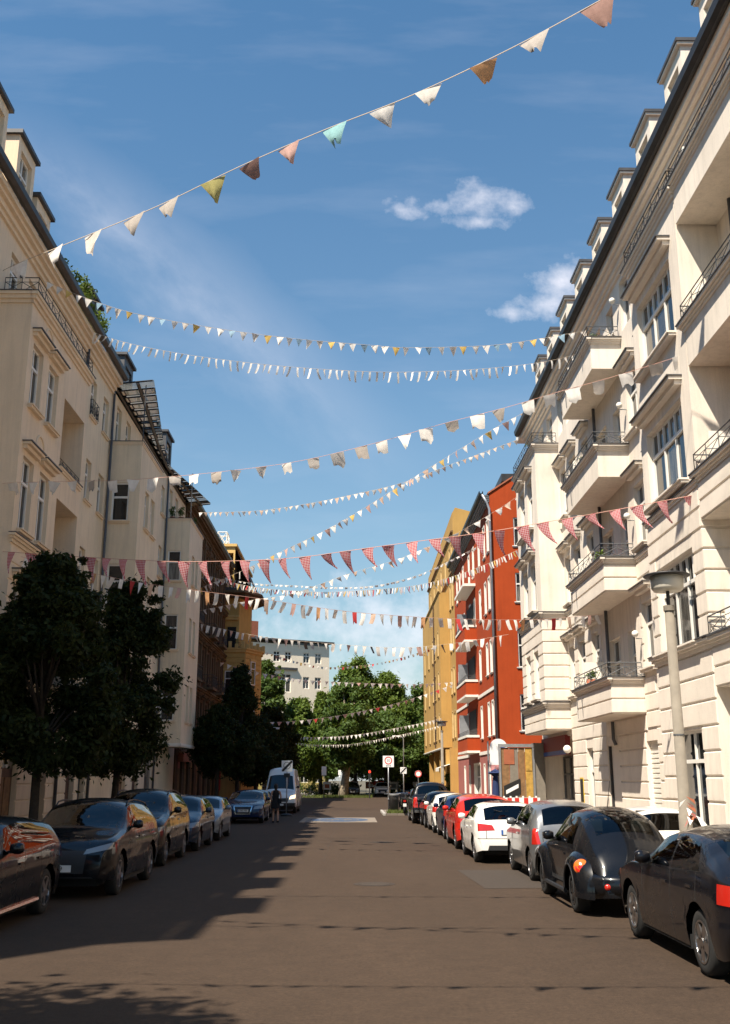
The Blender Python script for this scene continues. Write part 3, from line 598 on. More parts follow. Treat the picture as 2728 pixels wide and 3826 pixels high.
def loggia_house():
    r = empty('apartment_house', (XL, 19, 0), label='shaded beige apartment house with recessed loggias behind the dark street trees', cat='building')
    W = Face('E', XL); B = Face('E', XLB); M = 'beige'; TR = 'beige_trim'; Y0, Y1, ZT = 3.3, 38.9, 19.3
    ops = []; ys = (5.0, 8.6, 12.2, 15.8, 19.4)
    for a in ys:
        for z0, z1 in ((.7, 3.1), (5.3, 7.6), (9.25, 11.6), (13.2, 15.3), (16.9, 18.6)): ops.append((a, a+1.2, z0, z1))
    top = [(29.6, 30.7, 16.9, 18.6), (31.4, 32.5, 16.9, 18.6), (33.4, 34.6, 16.3, 18.6)]
    bops = []
    for z0, z1 in ((5.3, 7.6), (9.25, 11.6), (13.25, 15.35)): bops += [(29.55, 30.6, z0, z1), (31.25, 32.35, z0, z1)]
    log = [(33.2, 35.85, 4.6, 7.4, 2.4), (33.2, 35.85, 8.55, 11.25, 2.4), (33.2, 35.85, 12.4, 14.9, 2.4)]
    holes = [(33.2, 35.85, 4.6, 7.4), (33.2, 35.85, 8.55, 11.25), (33.2, 35.85, 12.4, 14.9)]
    gops = [(30.0, 31.2, .12, 3.0), (33.0, 34.6, .12, 3.2), (36.4, 37.8, .12, 3.1), (25.5, 26.8, .6, 3.0), (22.5, 23.8, .6, 3.0)]
    wall(W, Y0, Y1, 0, ZT, ops+top+gops+holes, M, r)
    for o in ops+top+gops[3:]: window(r, W, *o[:4], trim=TR, hood=(.2, .2) if o[2] < 16 else None, sill=.12)
    for o in gops[:3]:
        d = MB().box(o[0], o[1], -.21, -.16, o[2], o[3], W.P).build('door', 'wood_dark', r)
        MB().box(o[0]+.15, (o[0]+o[1])/2-.05, -.16, -.14, .4, 2.0, W.P).box((o[0]+o[1])/2+.05, o[1]-.15, -.16, -.14, .4, 2.0, W.P).build('door_panel', 'wood', d, False)
        MB().box(o[0]+.1, o[1]-.1, -.16, -.15, 2.3, o[3]-.1, W.P).build('pane', 'pane', d, False)
    bay = wall(B, 29.1, 36.0, 3.9, 16.5, bops+log, M, r, .24, 'bay'); s = MB()
    for yy in (29.1, 36.0): s.quad((XLB, yy, 3.9), (XL, yy, 3.9), (XL, yy, 16.5), (XLB, yy, 16.5))
    s.quad((XLB, 29.1, 3.9), (XLB, 36, 3.9), (XL, 36, 3.9), (XL, 29.1, 3.9)); s.quad((XLB, 29.1, 16.49), (XLB, 36, 16.49), (XL, 36, 16.49), (XL, 29.1, 16.49)); s.build('bay_sides', M, bay, False)
    for o in bops: window(r, B, *o, trim=TR, hood=(.18, .26), sill=.14)
    cornice(B, 29.1, 36.0, 16.5, r, TR, steps=((.06, .12), (.14, .12), (.2, .1)), cap='slate', ends=1.0); cornice(Face('S', 29.1), XL, XLB, 16.5, r, TR, steps=((.06, .12), (.14, .12), (.2, .1)), cap='slate')
    railing(B, 29.15, 35.95, 16.86, .55, r, d=.12, side=-.95, n=9, mat='iron')
    for a, b, z0, z1, d in log:
        cornice(B, a-.05, b+.05, z0-.16, r, TR, steps=((.05, .08), (.09, .08)), cap='slate')
        railing(B, a+.02, b-.02, z0+.03, .3, r, d=-.05, n=5, mat='iron')
        dr = MB().box(a+.5, a+1.7, -2.38, -2.33, z0-.0, z1-.35, B.P).build('loggia_door', 'frame_white', r); MB().box(a+.6, a+1.6, -2.33, -2.32, z0+.3, z1-.45, B.P).build('pane', 'pane', dr, False)
    for zc in (16.0, 12.25):
        t = MB(); n = 20
        t.tube([B.P(30.95+.42*math.cos(2*math.pi*i/n), .02, zc+.42*math.sin(2*math.pi*i/n)) for i in range(n+1)], .035, 6, False); t.build('medallion', TR, r, smooth=True)
    cornice(B, 29.1, 36.0, 8.75, r, TR, cap='slate', ends=1.0); cornice(B, 29.1, 36.0, 4.7, r, TR, cap='slate', ends=1.0)
    courses(B, 29.1, 36.0, 5.0, 8.7, .56, bops+[l[:4] for l in log], M, r); courses(W, 27.0, 38.8, .2, 3.85, .55, gops, M, r)
    eaves(W, Y0, Y1, 19.75, r, TR); gutter_run(W, Y0, Y1, 19.78, r)
    shell(r, XL, -23, Y0, Y1, 19.75, 23.0, M)
    dormers(r, 'E', -11.45, [29.9], 1.75, 19.9, 23.2, -13.4, M); dormers(r, 'E', -11.5, [32.3], 1.6, 19.9, 22.3, -13.4, M);  dormers(r, 'E', -11.45, [4.2, 7.8, 11.6, 15.8, 20.0, 24.0, 27.0], 1.75, 19.9, 23.25, -13.4, M)
    MB().tube([(XL+.1, 38.85, 19.6), (XL+.1, 38.85, .1)], .065, 8).build('downpipe', 'pipe', r, smooth=True)
    return r
def bay_house():
    r = empty('apartment_house', (XL, 52, 0), label='shaded beige apartment house with two square bays and glass roof canopies', cat='building')
    W = Face('E', XL); B = Face('E', XLC); M = 'beige2'; TR = 'beige_trim'; Y0, Y1, ZT = 38.95, 64.4, 19.4
    L3 = ((5.1, 7.2), (9.1, 11.15), (13.12, 14.92)); ops = []
    for a, b in ((40.05, 40.9), (42.15, 43.1), (50.0, 50.9), (52.2, 53.1), (56.1, 57.1)):
        for z0, z1 in L3+((16.8, 18.5),): ops.append((a, b, z0, z1))
    tp = [(44.6, 45.6, 16.95, 19.0), (46.6, 47.6, 16.95, 19.0), (58.6, 59.6, 16.95, 19.0), (60.6, 61.6, 16.95, 19.0)]
    gops = [(40.4, 41.6, .12, 2.9), (42.2, 43.2, .12, 2.7), (49.4, 51.0, .12, 3.0), (52.6, 54.0, .12, 3.0), (55.6, 57.2, .12, 3.0)]
    wall(W, Y0, Y1, 0, ZT, ops+tp+gops, M, r)
    for o in ops+tp: window(r, W, *o, trim=TR, sill=.08, up=1)
    for i, o in enumerate(gops):
        d = MB().box(o[0], o[1], -.21, -.16, o[2], o[3], W.P).build('door', ('wood_dark', 'iron', 'wood', 'wood_dark', 'iron')[i], r); MB().box(o[0]+.1, o[1]-.1, -.16, -.15, 2.1, o[3]-.1, W.P).build('pane', 'pane', d, False)
    MB().lathe([(.55, 0), (.5, .12)], 20, 'x', (XL+.02, 42.7, 2.7)).build('arch_moulding', TR, r)
    railing(W, 40.0, 41.0, 16.75, .75, r, d=.12, side=0, n=3, mat='iron')
    for y0, y1, fz in ((43.7, 48.5, 3.75), (57.72, 62.7, 3.75)):
        front = [(y0+1.25, y0+2.15, z0, z1) for z0, z1 in L3]+[(y0+2.65, y0+3.5, z0, z1) for z0, z1 in L3]
        side = [(-10.95, -10.18, z0, z1) for z0, z1 in L3]
        S = Face('S', y0); bay = wall(B, y0, y1, fz, 16.72, front, M, r, .18, 'bay'); wall(S, XL, XLC, fz, 16.72, side, M, r, .14, 'bay_side')
        s = MB().quad((XLC, y1, fz), (XL, y1, fz), (XL, y1, 16.72), (XLC, y1, 16.72)).quad((XLC, y0, fz), (XLC, y1, fz), (XL, y1, fz), (XL, y0, fz)).quad((XLC, y0, 16.0), (XLC, y1, 16.0), (XL, y1, 16.0), (XL, y0, 16.0)); s.build('bay_shell', M, bay, False)
        for o in front: window(r, B, *o, trim=TR, sill=.08, up=1, cols=1)
        for o in side: window(r, S, *o, trim=TR, sill=.08, up=1, cols=1, tr=.62, depth=.1)
        cornice(B, y0, y1, 16.72, r, TR, steps=((.03, .08), (.06, .07)), cap='slate', ends=1.0); cornice(S, XL, XLC, 16.72, r, TR, steps=((.03, .08), (.06, .07)), cap='slate')
        cornice(B, y0, y1, fz-.06, r, 'white_paint', steps=((.03, .06), (.06, .12)), ends=1.0); cornice(S, XL, XLC, fz-.06, r, 'white_paint', steps=((.03, .06), (.06, .12)))
        MB().bar((XLC-.02, y0+.15, 16.85), (XLC-.02, y0+.15, 19.7), .03).build('canopy_post', 'iron', r)
    # glass canopy that swings out over each bay and back between them: iron rafters, two beams and a pane in every field
    oy = [(43.6, -9.40), (46.9, -9.80), (49.6, -10.15), (53.4, -10.62), (56.4, -10.88), (57.6, -10.72), (61.6, -10.15), (65.2, -9.70)]
    xo = lambda y: lerp_tab(oy, y)
    ys = [43.6+.9*k for k in range(25)]; ys = [y for y in ys if y < 65.1]+[65.2]; zc = lambda x: 19.66+.10*(x-XL)
    P = lambda t, y, dz=0.0: (lambda x: (x, y, zc(x)+dz))(XL-.1+(xo(y)-XL+.1)*t)
    cn = MB()
    for y in ys: cn.bar(P(0, y), P(1.0, y), .045)
    for t, rr in ((.06, .07), (.64, .085)):
        for a, b in zip(ys, ys[1:]): cn.bar(P(t, a, -.05), P(t, b, -.05), rr)
    c = cn.build('canopy', 'iron', r)
    for a, b in zip(ys, ys[1:]): MB().quad(P(0, a+.03, .04), P(1.03, a+.03, .04), P(1.03, b-.03, .04), P(0, b-.03, .04)).build('pane', 'canopy_glass', c, False)
    for yy in (43.55, 57.55): MB().tube([(XL+.1, yy, 19.5), (XL+.1, yy, .1)], .06, 8).build('downpipe', 'pipe', r, smooth=True)
    eaves(W, Y0, 43.5, 19.75, r, TR); gutter_run(W, Y0, 43.5, 19.78, r)
    shell(r, XL, -23, Y0, Y1, 19.75, 22.8, M); dormers(r, 'E', -11.6, [40.0, 47.0, 52.5, 58.6], 2.0, 19.9, 22.6, -13.4, 'slate')
    courses(W, 39.0, 43.6, .2, 3.8, .6, gops, M, r)
    return r
def brown_house():
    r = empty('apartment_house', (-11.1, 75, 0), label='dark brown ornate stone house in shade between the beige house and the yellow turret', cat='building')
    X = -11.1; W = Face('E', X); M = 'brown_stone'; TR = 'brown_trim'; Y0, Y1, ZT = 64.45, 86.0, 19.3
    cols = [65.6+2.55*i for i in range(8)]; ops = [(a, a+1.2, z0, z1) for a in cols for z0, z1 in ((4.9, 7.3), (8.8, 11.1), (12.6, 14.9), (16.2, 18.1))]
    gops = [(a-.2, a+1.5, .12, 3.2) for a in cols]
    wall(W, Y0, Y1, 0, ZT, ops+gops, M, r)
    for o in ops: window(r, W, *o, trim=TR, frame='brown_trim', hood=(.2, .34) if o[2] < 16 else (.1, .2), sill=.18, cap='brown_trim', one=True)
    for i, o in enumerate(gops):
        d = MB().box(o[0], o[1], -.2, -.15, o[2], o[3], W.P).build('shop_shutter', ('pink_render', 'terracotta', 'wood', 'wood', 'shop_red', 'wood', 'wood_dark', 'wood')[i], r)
        m = MB()
        for k in range(6): m.box(o[0]+.1+k*.26, o[0]+.22+k*.26, -.15, -.12, .2, 2.6, W.P)
        m.build('shutter_slats', 'wood', d, False)
    for a in cols: MB().box(a-.72, a-.42, -.02, .12, 3.6, 19.0, W.P).build('pilaster', TR, r)
    for z in (3.4, 7.9, 11.75, 15.4): cornice(W, Y0, Y1, z, r, TR, steps=((.08, .12), (.2, .12), (.3, .1)))
    for k, y in enumerate((67.4, 75.0, 80.2)):
        for z in (8.3, 12.1): 
            MB().box(y-.4, y+1.9, 0, .75, z, z+.16, W.P).build('balcony', TR, r); railing(W, y-.4, y+1.9, z+.16, .9, r, d=.72, side=0, n=8, mat='iron')
    eaves(W, Y0, Y1, 19.7, r, TR, .6); gutter_run(W, Y0, Y1, 19.72, r, d0=.45); shell(r, X, -23, Y0, Y1, 19.7, 22.6, M, 'slate')
    MB().box(X+.02, X+.4, 65.0, 69.5, 3.0, 3.55).build('awning', 'terracotta', r)
    return r
def turret_house():
    r = empty('corner_house', (-10.5, 90, 0), label='yellow brick corner house with an octagonal turret and brown gable', cat='building')
    M = 'yellow_brick'; TR = 'yellow_trim'
    MB().box(-23, -11.25, 86.02, 99, 0, 17.9).build('wall', M, r)
    lo = [(-11.4, 85.9), (-9.3, 85.9), (-8.2, 88.2), (-8.2, 89.4), (-9.3, 91.7), (-11.4, 91.7)]
    MB().prism(lo, 0, 12.4).build('turret', M, r)
    big = lambda s, dz: [((x+11.4)*s-11.4, (y-88.8)*s+88.8) for x, y in lo]
    MB().prism(big(1.04, 0), 12.4, 12.62).prism(big(1.08, 0), 12.621, 12.75).build('cornice', TR, r)
    up = [((x+11.4)*.70-11.4, (y-88.8)*.88+88.8) for x, y in lo]
    MB().prism(up, 12.75, 17.4).build('turret_upper', M, r)
    # parapet with merlons
    pp = MB(); q = big(1.05, 0)
    for i in range(5):
        a, b = Vector((*q[i], 0)), Vector((*q[i+1], 0)); n = max(2, int((b-a).length/.45))
        for k in range(n):
            p = a.lerp(b, (k+.5)/n); pp.box(p.x-.13, p.x+.13, p.y-.13, p.y+.13, 12.75, 13.3 if k % 2 else 13.08)
    pp.build('parapet', TR, r)
    S = Face('S', 85.9); SU = Face('S', 85.9+.34)
    for z0, z1 in ((8.75, 10.8), (5.0, 7.1)):
        window(r, S, -10.95, -10.28, z0, z1, depth=-.045, cols=1, up=1, frame='frame_white', fr=.06)
        MB().box(-11.1, -10.13, .0, .10, z1+.03, z1+.22, S.P).box(-11.1, -10.13, 0, .10, z0-.2, z0-.03, S.P).build('window_surround', TR, r)
    for z0, z1 in ((9.7, 11.7), (6.0, 8.0)):
        ang = math.atan2(88.2-85.9, -8.2+9.3)+math.pi; fc = Face('', 0, ang, ((-9.3-8.2)/2, (85.9+88.2)/2))
        window(r, fc, -.36, .36, z0, z1, depth=-.045, cols=1, up=1, fr=.06); MB().box(-.5, .5, 0, .1, z1+.03, z1+.2, fc.P).build('window_surround', TR, r)
    # rusticated bands on the south face
    courses(S, -11.4, -9.32, 4.2, 12.3, .42, [(-11.1, -10.13, 8.5, 11.1), (-11.1, -10.13, 4.8, 7.4)], M, r, gap=.05, d=.04)
    courses(fc, -1.24, 1.24, 4.2, 12.3, .42, [(-.5, .5, 9.6, 11.95), (-.5, .5, 5.9, 8.3)], M, r, gap=.05, d=.04)
    # balcony door under an arched hood
    dr = MB().box(-10.9, -10.15, .01, .06, 12.75, 14.6, SU.P).build('balcony_door', 'void', r)
    MB().box(-11.4, -9.9, 0, .30, 15.4, 15.6, SU.P).box(-11.3, -10.0, 0, .22, 15.2, 15.4, SU.P).build('hood', TR, r)
    arch = [(-11.4, 15.6), (-11.25, 16.0), (-10.9, 16.25), (-10.4, 16.25), (-10.05, 16.0), (-9.9, 15.6)]
    MB().add([SU.P(x, .0, z) for x, z in arch]+[SU.P(x, .2, z) for x, z in arch], [tuple(range(6)), tuple(range(6, 12))]+[(i, (i+1) % 6, 6+(i+1) % 6, 6+i) for i in range(6)]).build('arch', 'yellow_brick', r)
    railing(S, -11.3, -9.5, 12.75, .7, r, d=-.1, n=5, mat='iron')
    # wide eaves and the brown gable above
    ev = [(-12.2, 85.2), (-9.4, 85.0), (-8.1, 87.4), (-8.1, 90.5), (-9.4, 92.9), (-12.2, 93)]
    MB().prism(ev, 17.42, 17.62).build('eaves', 'brown_trim', r); MB().prism([(x*.98-.2, (y-89)*.9+89) for x, y in ev], 17.1, 17.419).build('eaves_soffit', 'brown_stone', r)
    hip = MB().add([(x, y, 17.622) for x, y in ev]+[(-11.6, 88.9, 19.4), (-12.2, 88.9, 19.4)], [(0, 1, 6, 7), (1, 2, 6), (2, 3, 6), (3, 4, 6), (4, 5, 7, 6), (5, 0, 7)]); hip.build('turret_roof', 'roof_tile', r)
    G = Face('S', 86.1); wall(G, -12.3, -10.45, 17.62, 21.65, [(-11.35, -10.6, 18.2, 21.1, 1.3)], 'yellow_trim', r, name='gable')
    MB().box(-12.3, -10.45, 87.5, 100, 17.62, 21.65).build('gable_body', 'brown_stone', r); MB().box(-12.42, -10.3, 85.95, 100.2, 21.66, 21.9).build('gable_cornice', TR, r)
    MB().box(-11.34, -10.61, -1.29, -1.2, 18.22, 21.08, G.P).build('gable_shade_panel', 'brown_stone', r); MB().quad((-10.45, 86.1, 17.62), (-10.45, 87.5, 17.62), (-10.45, 87.5, 21.65), (-10.45, 86.1, 21.65)).build('gable_cheek', 'brown_stone', r)  # dark panel at the back of the opening: shade of the recess put into colour
    MB().add([(-10.44, 86.2, 21.6), (-10.44, 100, 21.6), (-8.6, 100, 17.65), (-8.6, 87.0, 17.65)], [(0, 1, 2, 3)]).build('mansard', 'roof_tile', r)
    MB().box(-23, -12.32, 86, 99, 17.92, 20.6).build('roof', 'slate', r)
    for z in (3.6, 7.9): MB().prism(big(1.03, 0), z, z+.16).build('string_course', TR, r)
    # white lattice cage on the roof
    cg = MB(); x0, x1, y0, y1, z0, z1 = -12.1, -11.3, 86.6, 88.2, 21.91, 23.1
    for x in (x0, x1):
        for y in (y0, y1): cg.bar((x, y, z0), (x, y, z1), .045)
    for z in (z0+.05, z1):
        for a, b in (((x0, y0), (x1, y0)), ((x1, y0), (x1, y1)), ((x1, y1), (x0, y1)), ((x0, y1), (x0, y0))): cg.bar((*a, z), (*b, z), .04)
    for a, b in (((x0, y0), (x1, y0)), ((x1, y0), (x1, y1)), ((x0, y1), (x1, y1))): cg.bar((*a, z0), (*b, z1), .03); cg.bar((*b, z0), (*a, z1), .03)
    cg.build('roof_cage', 'white_paint', r)
    g = MB().box(-11.2, -11.0, 85.85, 85.89, 1.0, 3.0); g.build('poster', 'sign_red', r)
    return r
def red_house():
    r = empty('apartment_house', (XR, 66.4, 0), label='orange red rendered house with white window reveals and drainpipe at its corner', cat='building')
    W = Face('W', XR); S = Face('S', 66.4); M = 'red_render'; Y0, Y1, ZT = 66.4, 91.6, 21.0
    L = ((4.75, 6.95), (8.85, 11.0), (13.1, 15.3), (17.1, 19.35)); ops = []
    for z0, z1 in L:
        cs = (67.3, 69.35, 72.4, 76.0, 79.0, 83.4, 86.2, 88.6) if z0 > 12 else (67.3, 69.35, 73.3, 82.2, 85.0, 88.6)
        ops += [(a, a+.95, z0, z1) for a in cs]
    gops = [(68.0, 68.9, .3, 2.9), (69.9, 70.8, .3, 2.9), (72.6, 73.5, .3, 2.9), (75.5, 79.5, .12, 3.0), (82.0, 83.0, .3, 2.9), (85.5, 86.5, .3, 2.9)]
    wall(W, Y0, Y1, 3.85, ZT, ops, M, r, .3); wall(W, Y0, Y1, 0, 3.85, gops, 'pink_render', r, .3)
    for o in ops+gops: window(r, W, *o, trim='white_paint', depth=.24, up=1, cols=1, sill=.05, cap='white_paint', one=True, surround='white_paint')
    sw = [(10.85, 11.55, z0, z1) for z0, z1 in ((4.95, 7.3), (9.05, 11.4), (13.4, 15.4), (17.25, 19.25))]+[(14.5, 15.4, z0, z1) for z0, z1 in ((4.95, 7.3), (9.05, 11.4), (13.4, 15.4))]
    wall(S, XR, 20, 0, 20.9, sw, M, r, .2, 'gable_wall'); g = MB()
    g.add([S.P(XR, 0, 20.9), S.P(11.3, 0, 22.3), S.P(14.8, 0, 24.0), S.P(20, 0, 20.9)], [(0, 1, 2, 3)]); g.quad((XR, Y1, 0), (20, Y1, 0), (20, Y1, 21), (XR, Y1, 21)); g.quad((20, Y0, 0), (20, Y1, 0), (20, Y1, 21), (20, Y0, 21)); g.build('gable_top', M, r)
    for o in sw: window(r, S, *o, cols=1, up=1, tr=.62, depth=.1, sill=.05, trim='white_paint')
    cp = MB(); 
    for a, b in (((XR-.1, 20.9), (11.3, 22.33)), ((11.3, 22.33), (14.8, 24.03))): cp.add([S.P(a[0], .08, a[1]), S.P(b[0], .08, b[1]), S.P(b[0], -.3, b[1]), S.P(a[0], -.3, a[1]), S.P(a[0], .08, a[1]+.12), S.P(b[0], .08, b[1]+.12), S.P(b[0], -.3, b[1]+.12), S.P(a[0], -.3, a[1]+.12)], [(0, 1, 5, 4), (4, 5, 6, 7), (1, 2, 6, 5), (2, 3, 7, 6), (0, 3, 2, 1)])
    cp.build('verge_coping', 'terracotta', r)
    MB().quad((9.1, Y0+.3, 20.95), (9.1, Y1, 20.95), (14.8, Y1, 24), (14.8, Y0+.3, 24)).quad((14.8, Y0+.3, 24), (14.8, Y1, 24), (20, Y1, 20.9), (20, Y0+.3, 20.9)).build('roof', 'slate', r)
    MB().box(10.35, 11.6, 67.6, 74, 22.2, 22.75).build('roof_box', 'gutter', r)
    eo = MB()
    for i in range(4): eo.box(Y0, Y1, -.02, .12+.11*i, 20.35+.13*i, 20.45+.13*i, W.P)
    eo.build('eaves_cornice', 'iron_grey', r); gutter_run(W, Y0, Y1, 20.9, r, d0=.4)
    MB().tube([(XR-.5, 66.3, 20.85), (XR-.2, 66.28, 20.3), (XR-.03, 66.26, 19.8), (XR-.03, 66.26, .2)], .085, 8).build('downpipe', 'zinc', r, smooth=True)
    # projecting balconies
    for i, z in enumerate((3.95, 8.0, 12.1)):
        ya, yb, xo = 75.6, 82.0, 8.35
        b = MB().box(xo, XR, ya, yb, z, z+.95).build('balcony', M, r)
        MB().box(xo-.05, XR, ya-.05, yb+.05, z+.951, z+1.12).build('parapet_cap', 'white_paint', b, False); MB().box(xo-.05, XR, ya-.05, yb+.05, z-.16, z-.001).build('balcony_band', 'white_paint', b, False)
        MB().box(xo+.1, XR-.05, yb-.3, yb-.2, z+1.0, z+2.9).build('privacy_screen', 'zinc', r)
        railing(Face('W', xo), ya+.05, yb-.05, z+1.12, .3, r, d=0, side=-.8, n=8, mat='iron')
        MB().box(XR-.02, XR+.0-.03, 77, 81.5, z+.96, z+3.1).build('balcony_doors', 'void', r)
    MB().box(8.3, XR, 75.5, 82.1, 16.2, 16.4).build('canopy_slab', 'white_paint', r)
    for z in (3.6, 7.65): [MB().box(XR-.06, XR, a, b, z, z+.22).build('white_band', 'white_paint', r) for a, b in ((Y0, 75.5), (82.1, Y1))]
    MB().box(9.35, 11.9, 66.32, 66.39, 3.62, 3.84).build('white_band', 'white_paint', r)
    return r
def ochre_house():
    r = empty('apartment_house', (XR, 92, 0), label='ochre yellow rendered house with a projecting upper bay, beyond the red one', cat='building')
    M = 'ochre'; TR = 'ochre_trim'; W = Face('W', XR); B = Face('W', 8.3); Y0, Y1, ZT = 91.7, 123.5, 25.6
    L = ((5.6, 8.0), (9.6, 12.0), (13.6, 16.0)); up = (17.6, 20.0)
    ops = [(a, a+1.1, z0, z1) for a in (92.8, 95.0) for z0, z1 in L+(up, (21.6, 23.6))]+[(a, a+1.1, z0, z1) for a in (99.5, 104.5, 109, 114, 119) for z0, z1 in ((20.9, 23.4),)]
    gops = [(93.0, 95.6, .12, 3.3), (98, 102, .12, 3.6), (105, 109, .12, 3.6), (112, 116, .12, 3.6)]
    wall(W, Y0, Y1, 0, ZT, ops+gops, M, r, .3)
    for o in ops: window(r, W, *o, trim=TR, depth=.2, cols=1, up=1, one=True, sill=.06, surround=TR)
    for o in gops: MB().box(o[0], o[1], -.29, -.24, o[2], o[3], W.P).build('shop_front', 'wood_dark', r)
    bo = [(a, a+1.1, z0, z1) for a in (98.6, 102.4, 105.4, 111, 117.4) for z0, z1 in L]
    bay = wall(B, 97, 121, 4.8, 19.6, bo, M, r, .3, 'bay'); s = MB()
    for yy in (97, 121): s.quad((8.3, yy, 4.8), (XR, yy, 4.8), (XR, yy, 19.6), (8.3, yy, 19.6))
    s.quad((8.3, 97, 4.8), (8.3, 121, 4.8), (XR, 121, 4.8), (XR, 97, 4.8)); s.quad((8.3, 97, 19.6), (8.3, 121, 19.6), (XR, 121, 19.6), (XR, 97, 19.6)); s.build('bay_shell', M, bay, False)
    for o in bo: window(r, B, *o, trim=TR, depth=.2, cols=1, up=1, one=True, sill=.06, surround=TR)
    cornice(B, 97, 121, 4.62, r, 'white_paint', steps=((.04, .08), (.1, .1)), ends=1.0); cornice(B, 97, 121, 19.6, r, TR, steps=((.06, .1), (.14, .1)), ends=1.0)
    for z in (20.6, 24.4): cornice(W, Y0, Y1, z, r, 'wood', steps=((.12, .1), (.2, .08)))
    S = Face('S', Y0); g = MB().add([S.P(XR, 0, 0), S.P(20, 0, 0), S.P(20, 0, 24.6), S.P(12.5, 0, 26.0), S.P(XR+.25, 0, 26.8), S.P(XR, 0, 26.3)], [(0, 1, 2, 3, 4, 5)]); g.quad((XR, Y0, ZT), (XR, Y1, ZT), (XR+.02, Y1, 26.2), (XR, Y0, 26.4)); g.quad((XR, Y1, 0), (20, Y1, 0), (20, Y1, 26), (XR, Y1, 26)); g.quad((XR, Y0+.1, 26.3), (XR, Y1, 26), (20, Y1, 25), (20, Y0+.1, 24.5)); g.quad((20, Y0, 0), (20, Y1, 0), (20, Y1, 26), (20, Y0, 26)); g.build('gable_wall', M, r)
    MB().tube([(8.2, 103.4, 19.3), (8.2, 103.4, 4.9)], .06, 6).build('downpipe', 'wood_dark', r)
    # ground floor pilasters, awning and ivy bush
    for y in (92.2, 96.5, 103.3, 110.4, 117.5): MB().box(8.6, XR, y-.35, y+.35, .12, 4.6).build('pilaster', M, r)
    MB().add([(XR, 92.4, 3.4), (XR, 96.2, 3.4), (7.6, 96.2, 2.9), (7.6, 92.4, 2.9), (7.6, 96.2, 2.6), (7.6, 92.4, 2.6)], [(0, 1, 2, 3), (3, 2, 4, 5)]).build('awning', 'white_paint', r)
    return r
def far_house():
    ang = R(27); o0 = (-15.1, 143.6); r = empty('far_house', (-9, 146, 0), label='pale rendered house with flat eaves facing down the street behind the trees', cat='building')
    F = Face('', 0, ang+math.pi, (o0[0], o0[1])); F.su = -1
    L = 12.8; ops = []
    for z0, z1 in ((18.3, 19.8), (14.6, 16.3)):
        for u in (3.9, 5.7, 8.6, 10.5):
            if z0 < 15 and u in (3.9, 5.7): continue
            ops.append((u, u+1.0, z0, z1))
    ops += [(3.8, 6.7, 14.0, 16.6)]+[(u, u+1.0, z0, z1) for u in (1.2, 3.9, 6.3, 8.6, 10.5) for z0, z1 in ((10.3, 12.4), (6.6, 8.8))]
    low = [(6.4, 7.6, 1.0, 4.0), (8.4, 9.7, 1.4, 4.0), (10.6, 11.8, 1.4, 4.0), (3.6, 4.8, .2, 3.4)]
    wall(F, -2, L, 5.6, 20.9, ops, 'far_white', r, .25); wall(F, -2, L, 0, 5.6, low, 'far_yellow', r, .25)
    for o in ops+low: window(r, F, *o, cols=4 if o[1]-o[0] > 2 else 2, up=4 if o[1]-o[0] > 2 else 2, depth=.15, pane='pane_far', one=True, fr=.09)
    a = F.P(-2, -12, 0); b = F.P(L, -12, 0); c = F.P(L, 0, 0); d = F.P(-2, 0, 0); g = MB(); up = lambda p, z: (p[0], p[1], z)
    for p, q in ((a, b), (b, c), (d, a)): g.quad(up(p, 0), up(q, 0), up(q, 20.9), up(p, 20.9))
    g.build('gable_wall', 'far_white', r)
    MB().box(-2.3, L+.6, -12, .55, 21.35, 21.55, F.P).build('roof', 'slate', r); MB().box(-2, L, -11.9, -.25, 20.9, 21.349, F.P).build('attic_band', 'pane_far', r)
    MB().box(2.4, 7.6, 0, .35, 17.2, 17.5, F.P).build('ledge', 'slate', r); MB().box(-2, L, 0, .12, 5.5, 5.75, F.P).build('string_course', 'white_paint', r)
    MB().box(1.0, 2.3, -3.5, -2.2, 21.55, 24.3, F.P).build('chimney', 'brick_red', r)
    return r
cream_house(); loggia_house(); bay_house(); brown_house(); turret_house(); red_house(); ochre_house(); far_house()
# low town beyond, right of the trees, so that the horizon is closed
for i, (x, y, w, h, m) in enumerate(((30, 175, 26, 15, 'far_white'), (-40, 178, 30, 17, 'ochre_trim'))):
    b = empty('far_house', (x, y, 0), label=('pale distant house block hidden behind the park trees', 'sand coloured distant house block behind the turret house')[i], cat='building')
    f = Face('S', y); ops = [(x-w/2+1.5+k*3, x-w/2+2.7+k*3, z, z+1.7) for k in range(int(w/3)) for z in (5, 8.6, 12.2) if z < h-2]
    wall(f, x-w/2, x+w/2, 0, h, ops, m, b); MB().box(x-w/2, x+w/2, y+.26, y+12, 0, h-.05).build('wall', m, b); MB().box(x-w/2-.4, x+w/2+.4, y-.4, y+12, h, h+.4).build('roof', 'slate', b)
    for o in ops: window(b, f, *o, one=True, pane='pane_far')
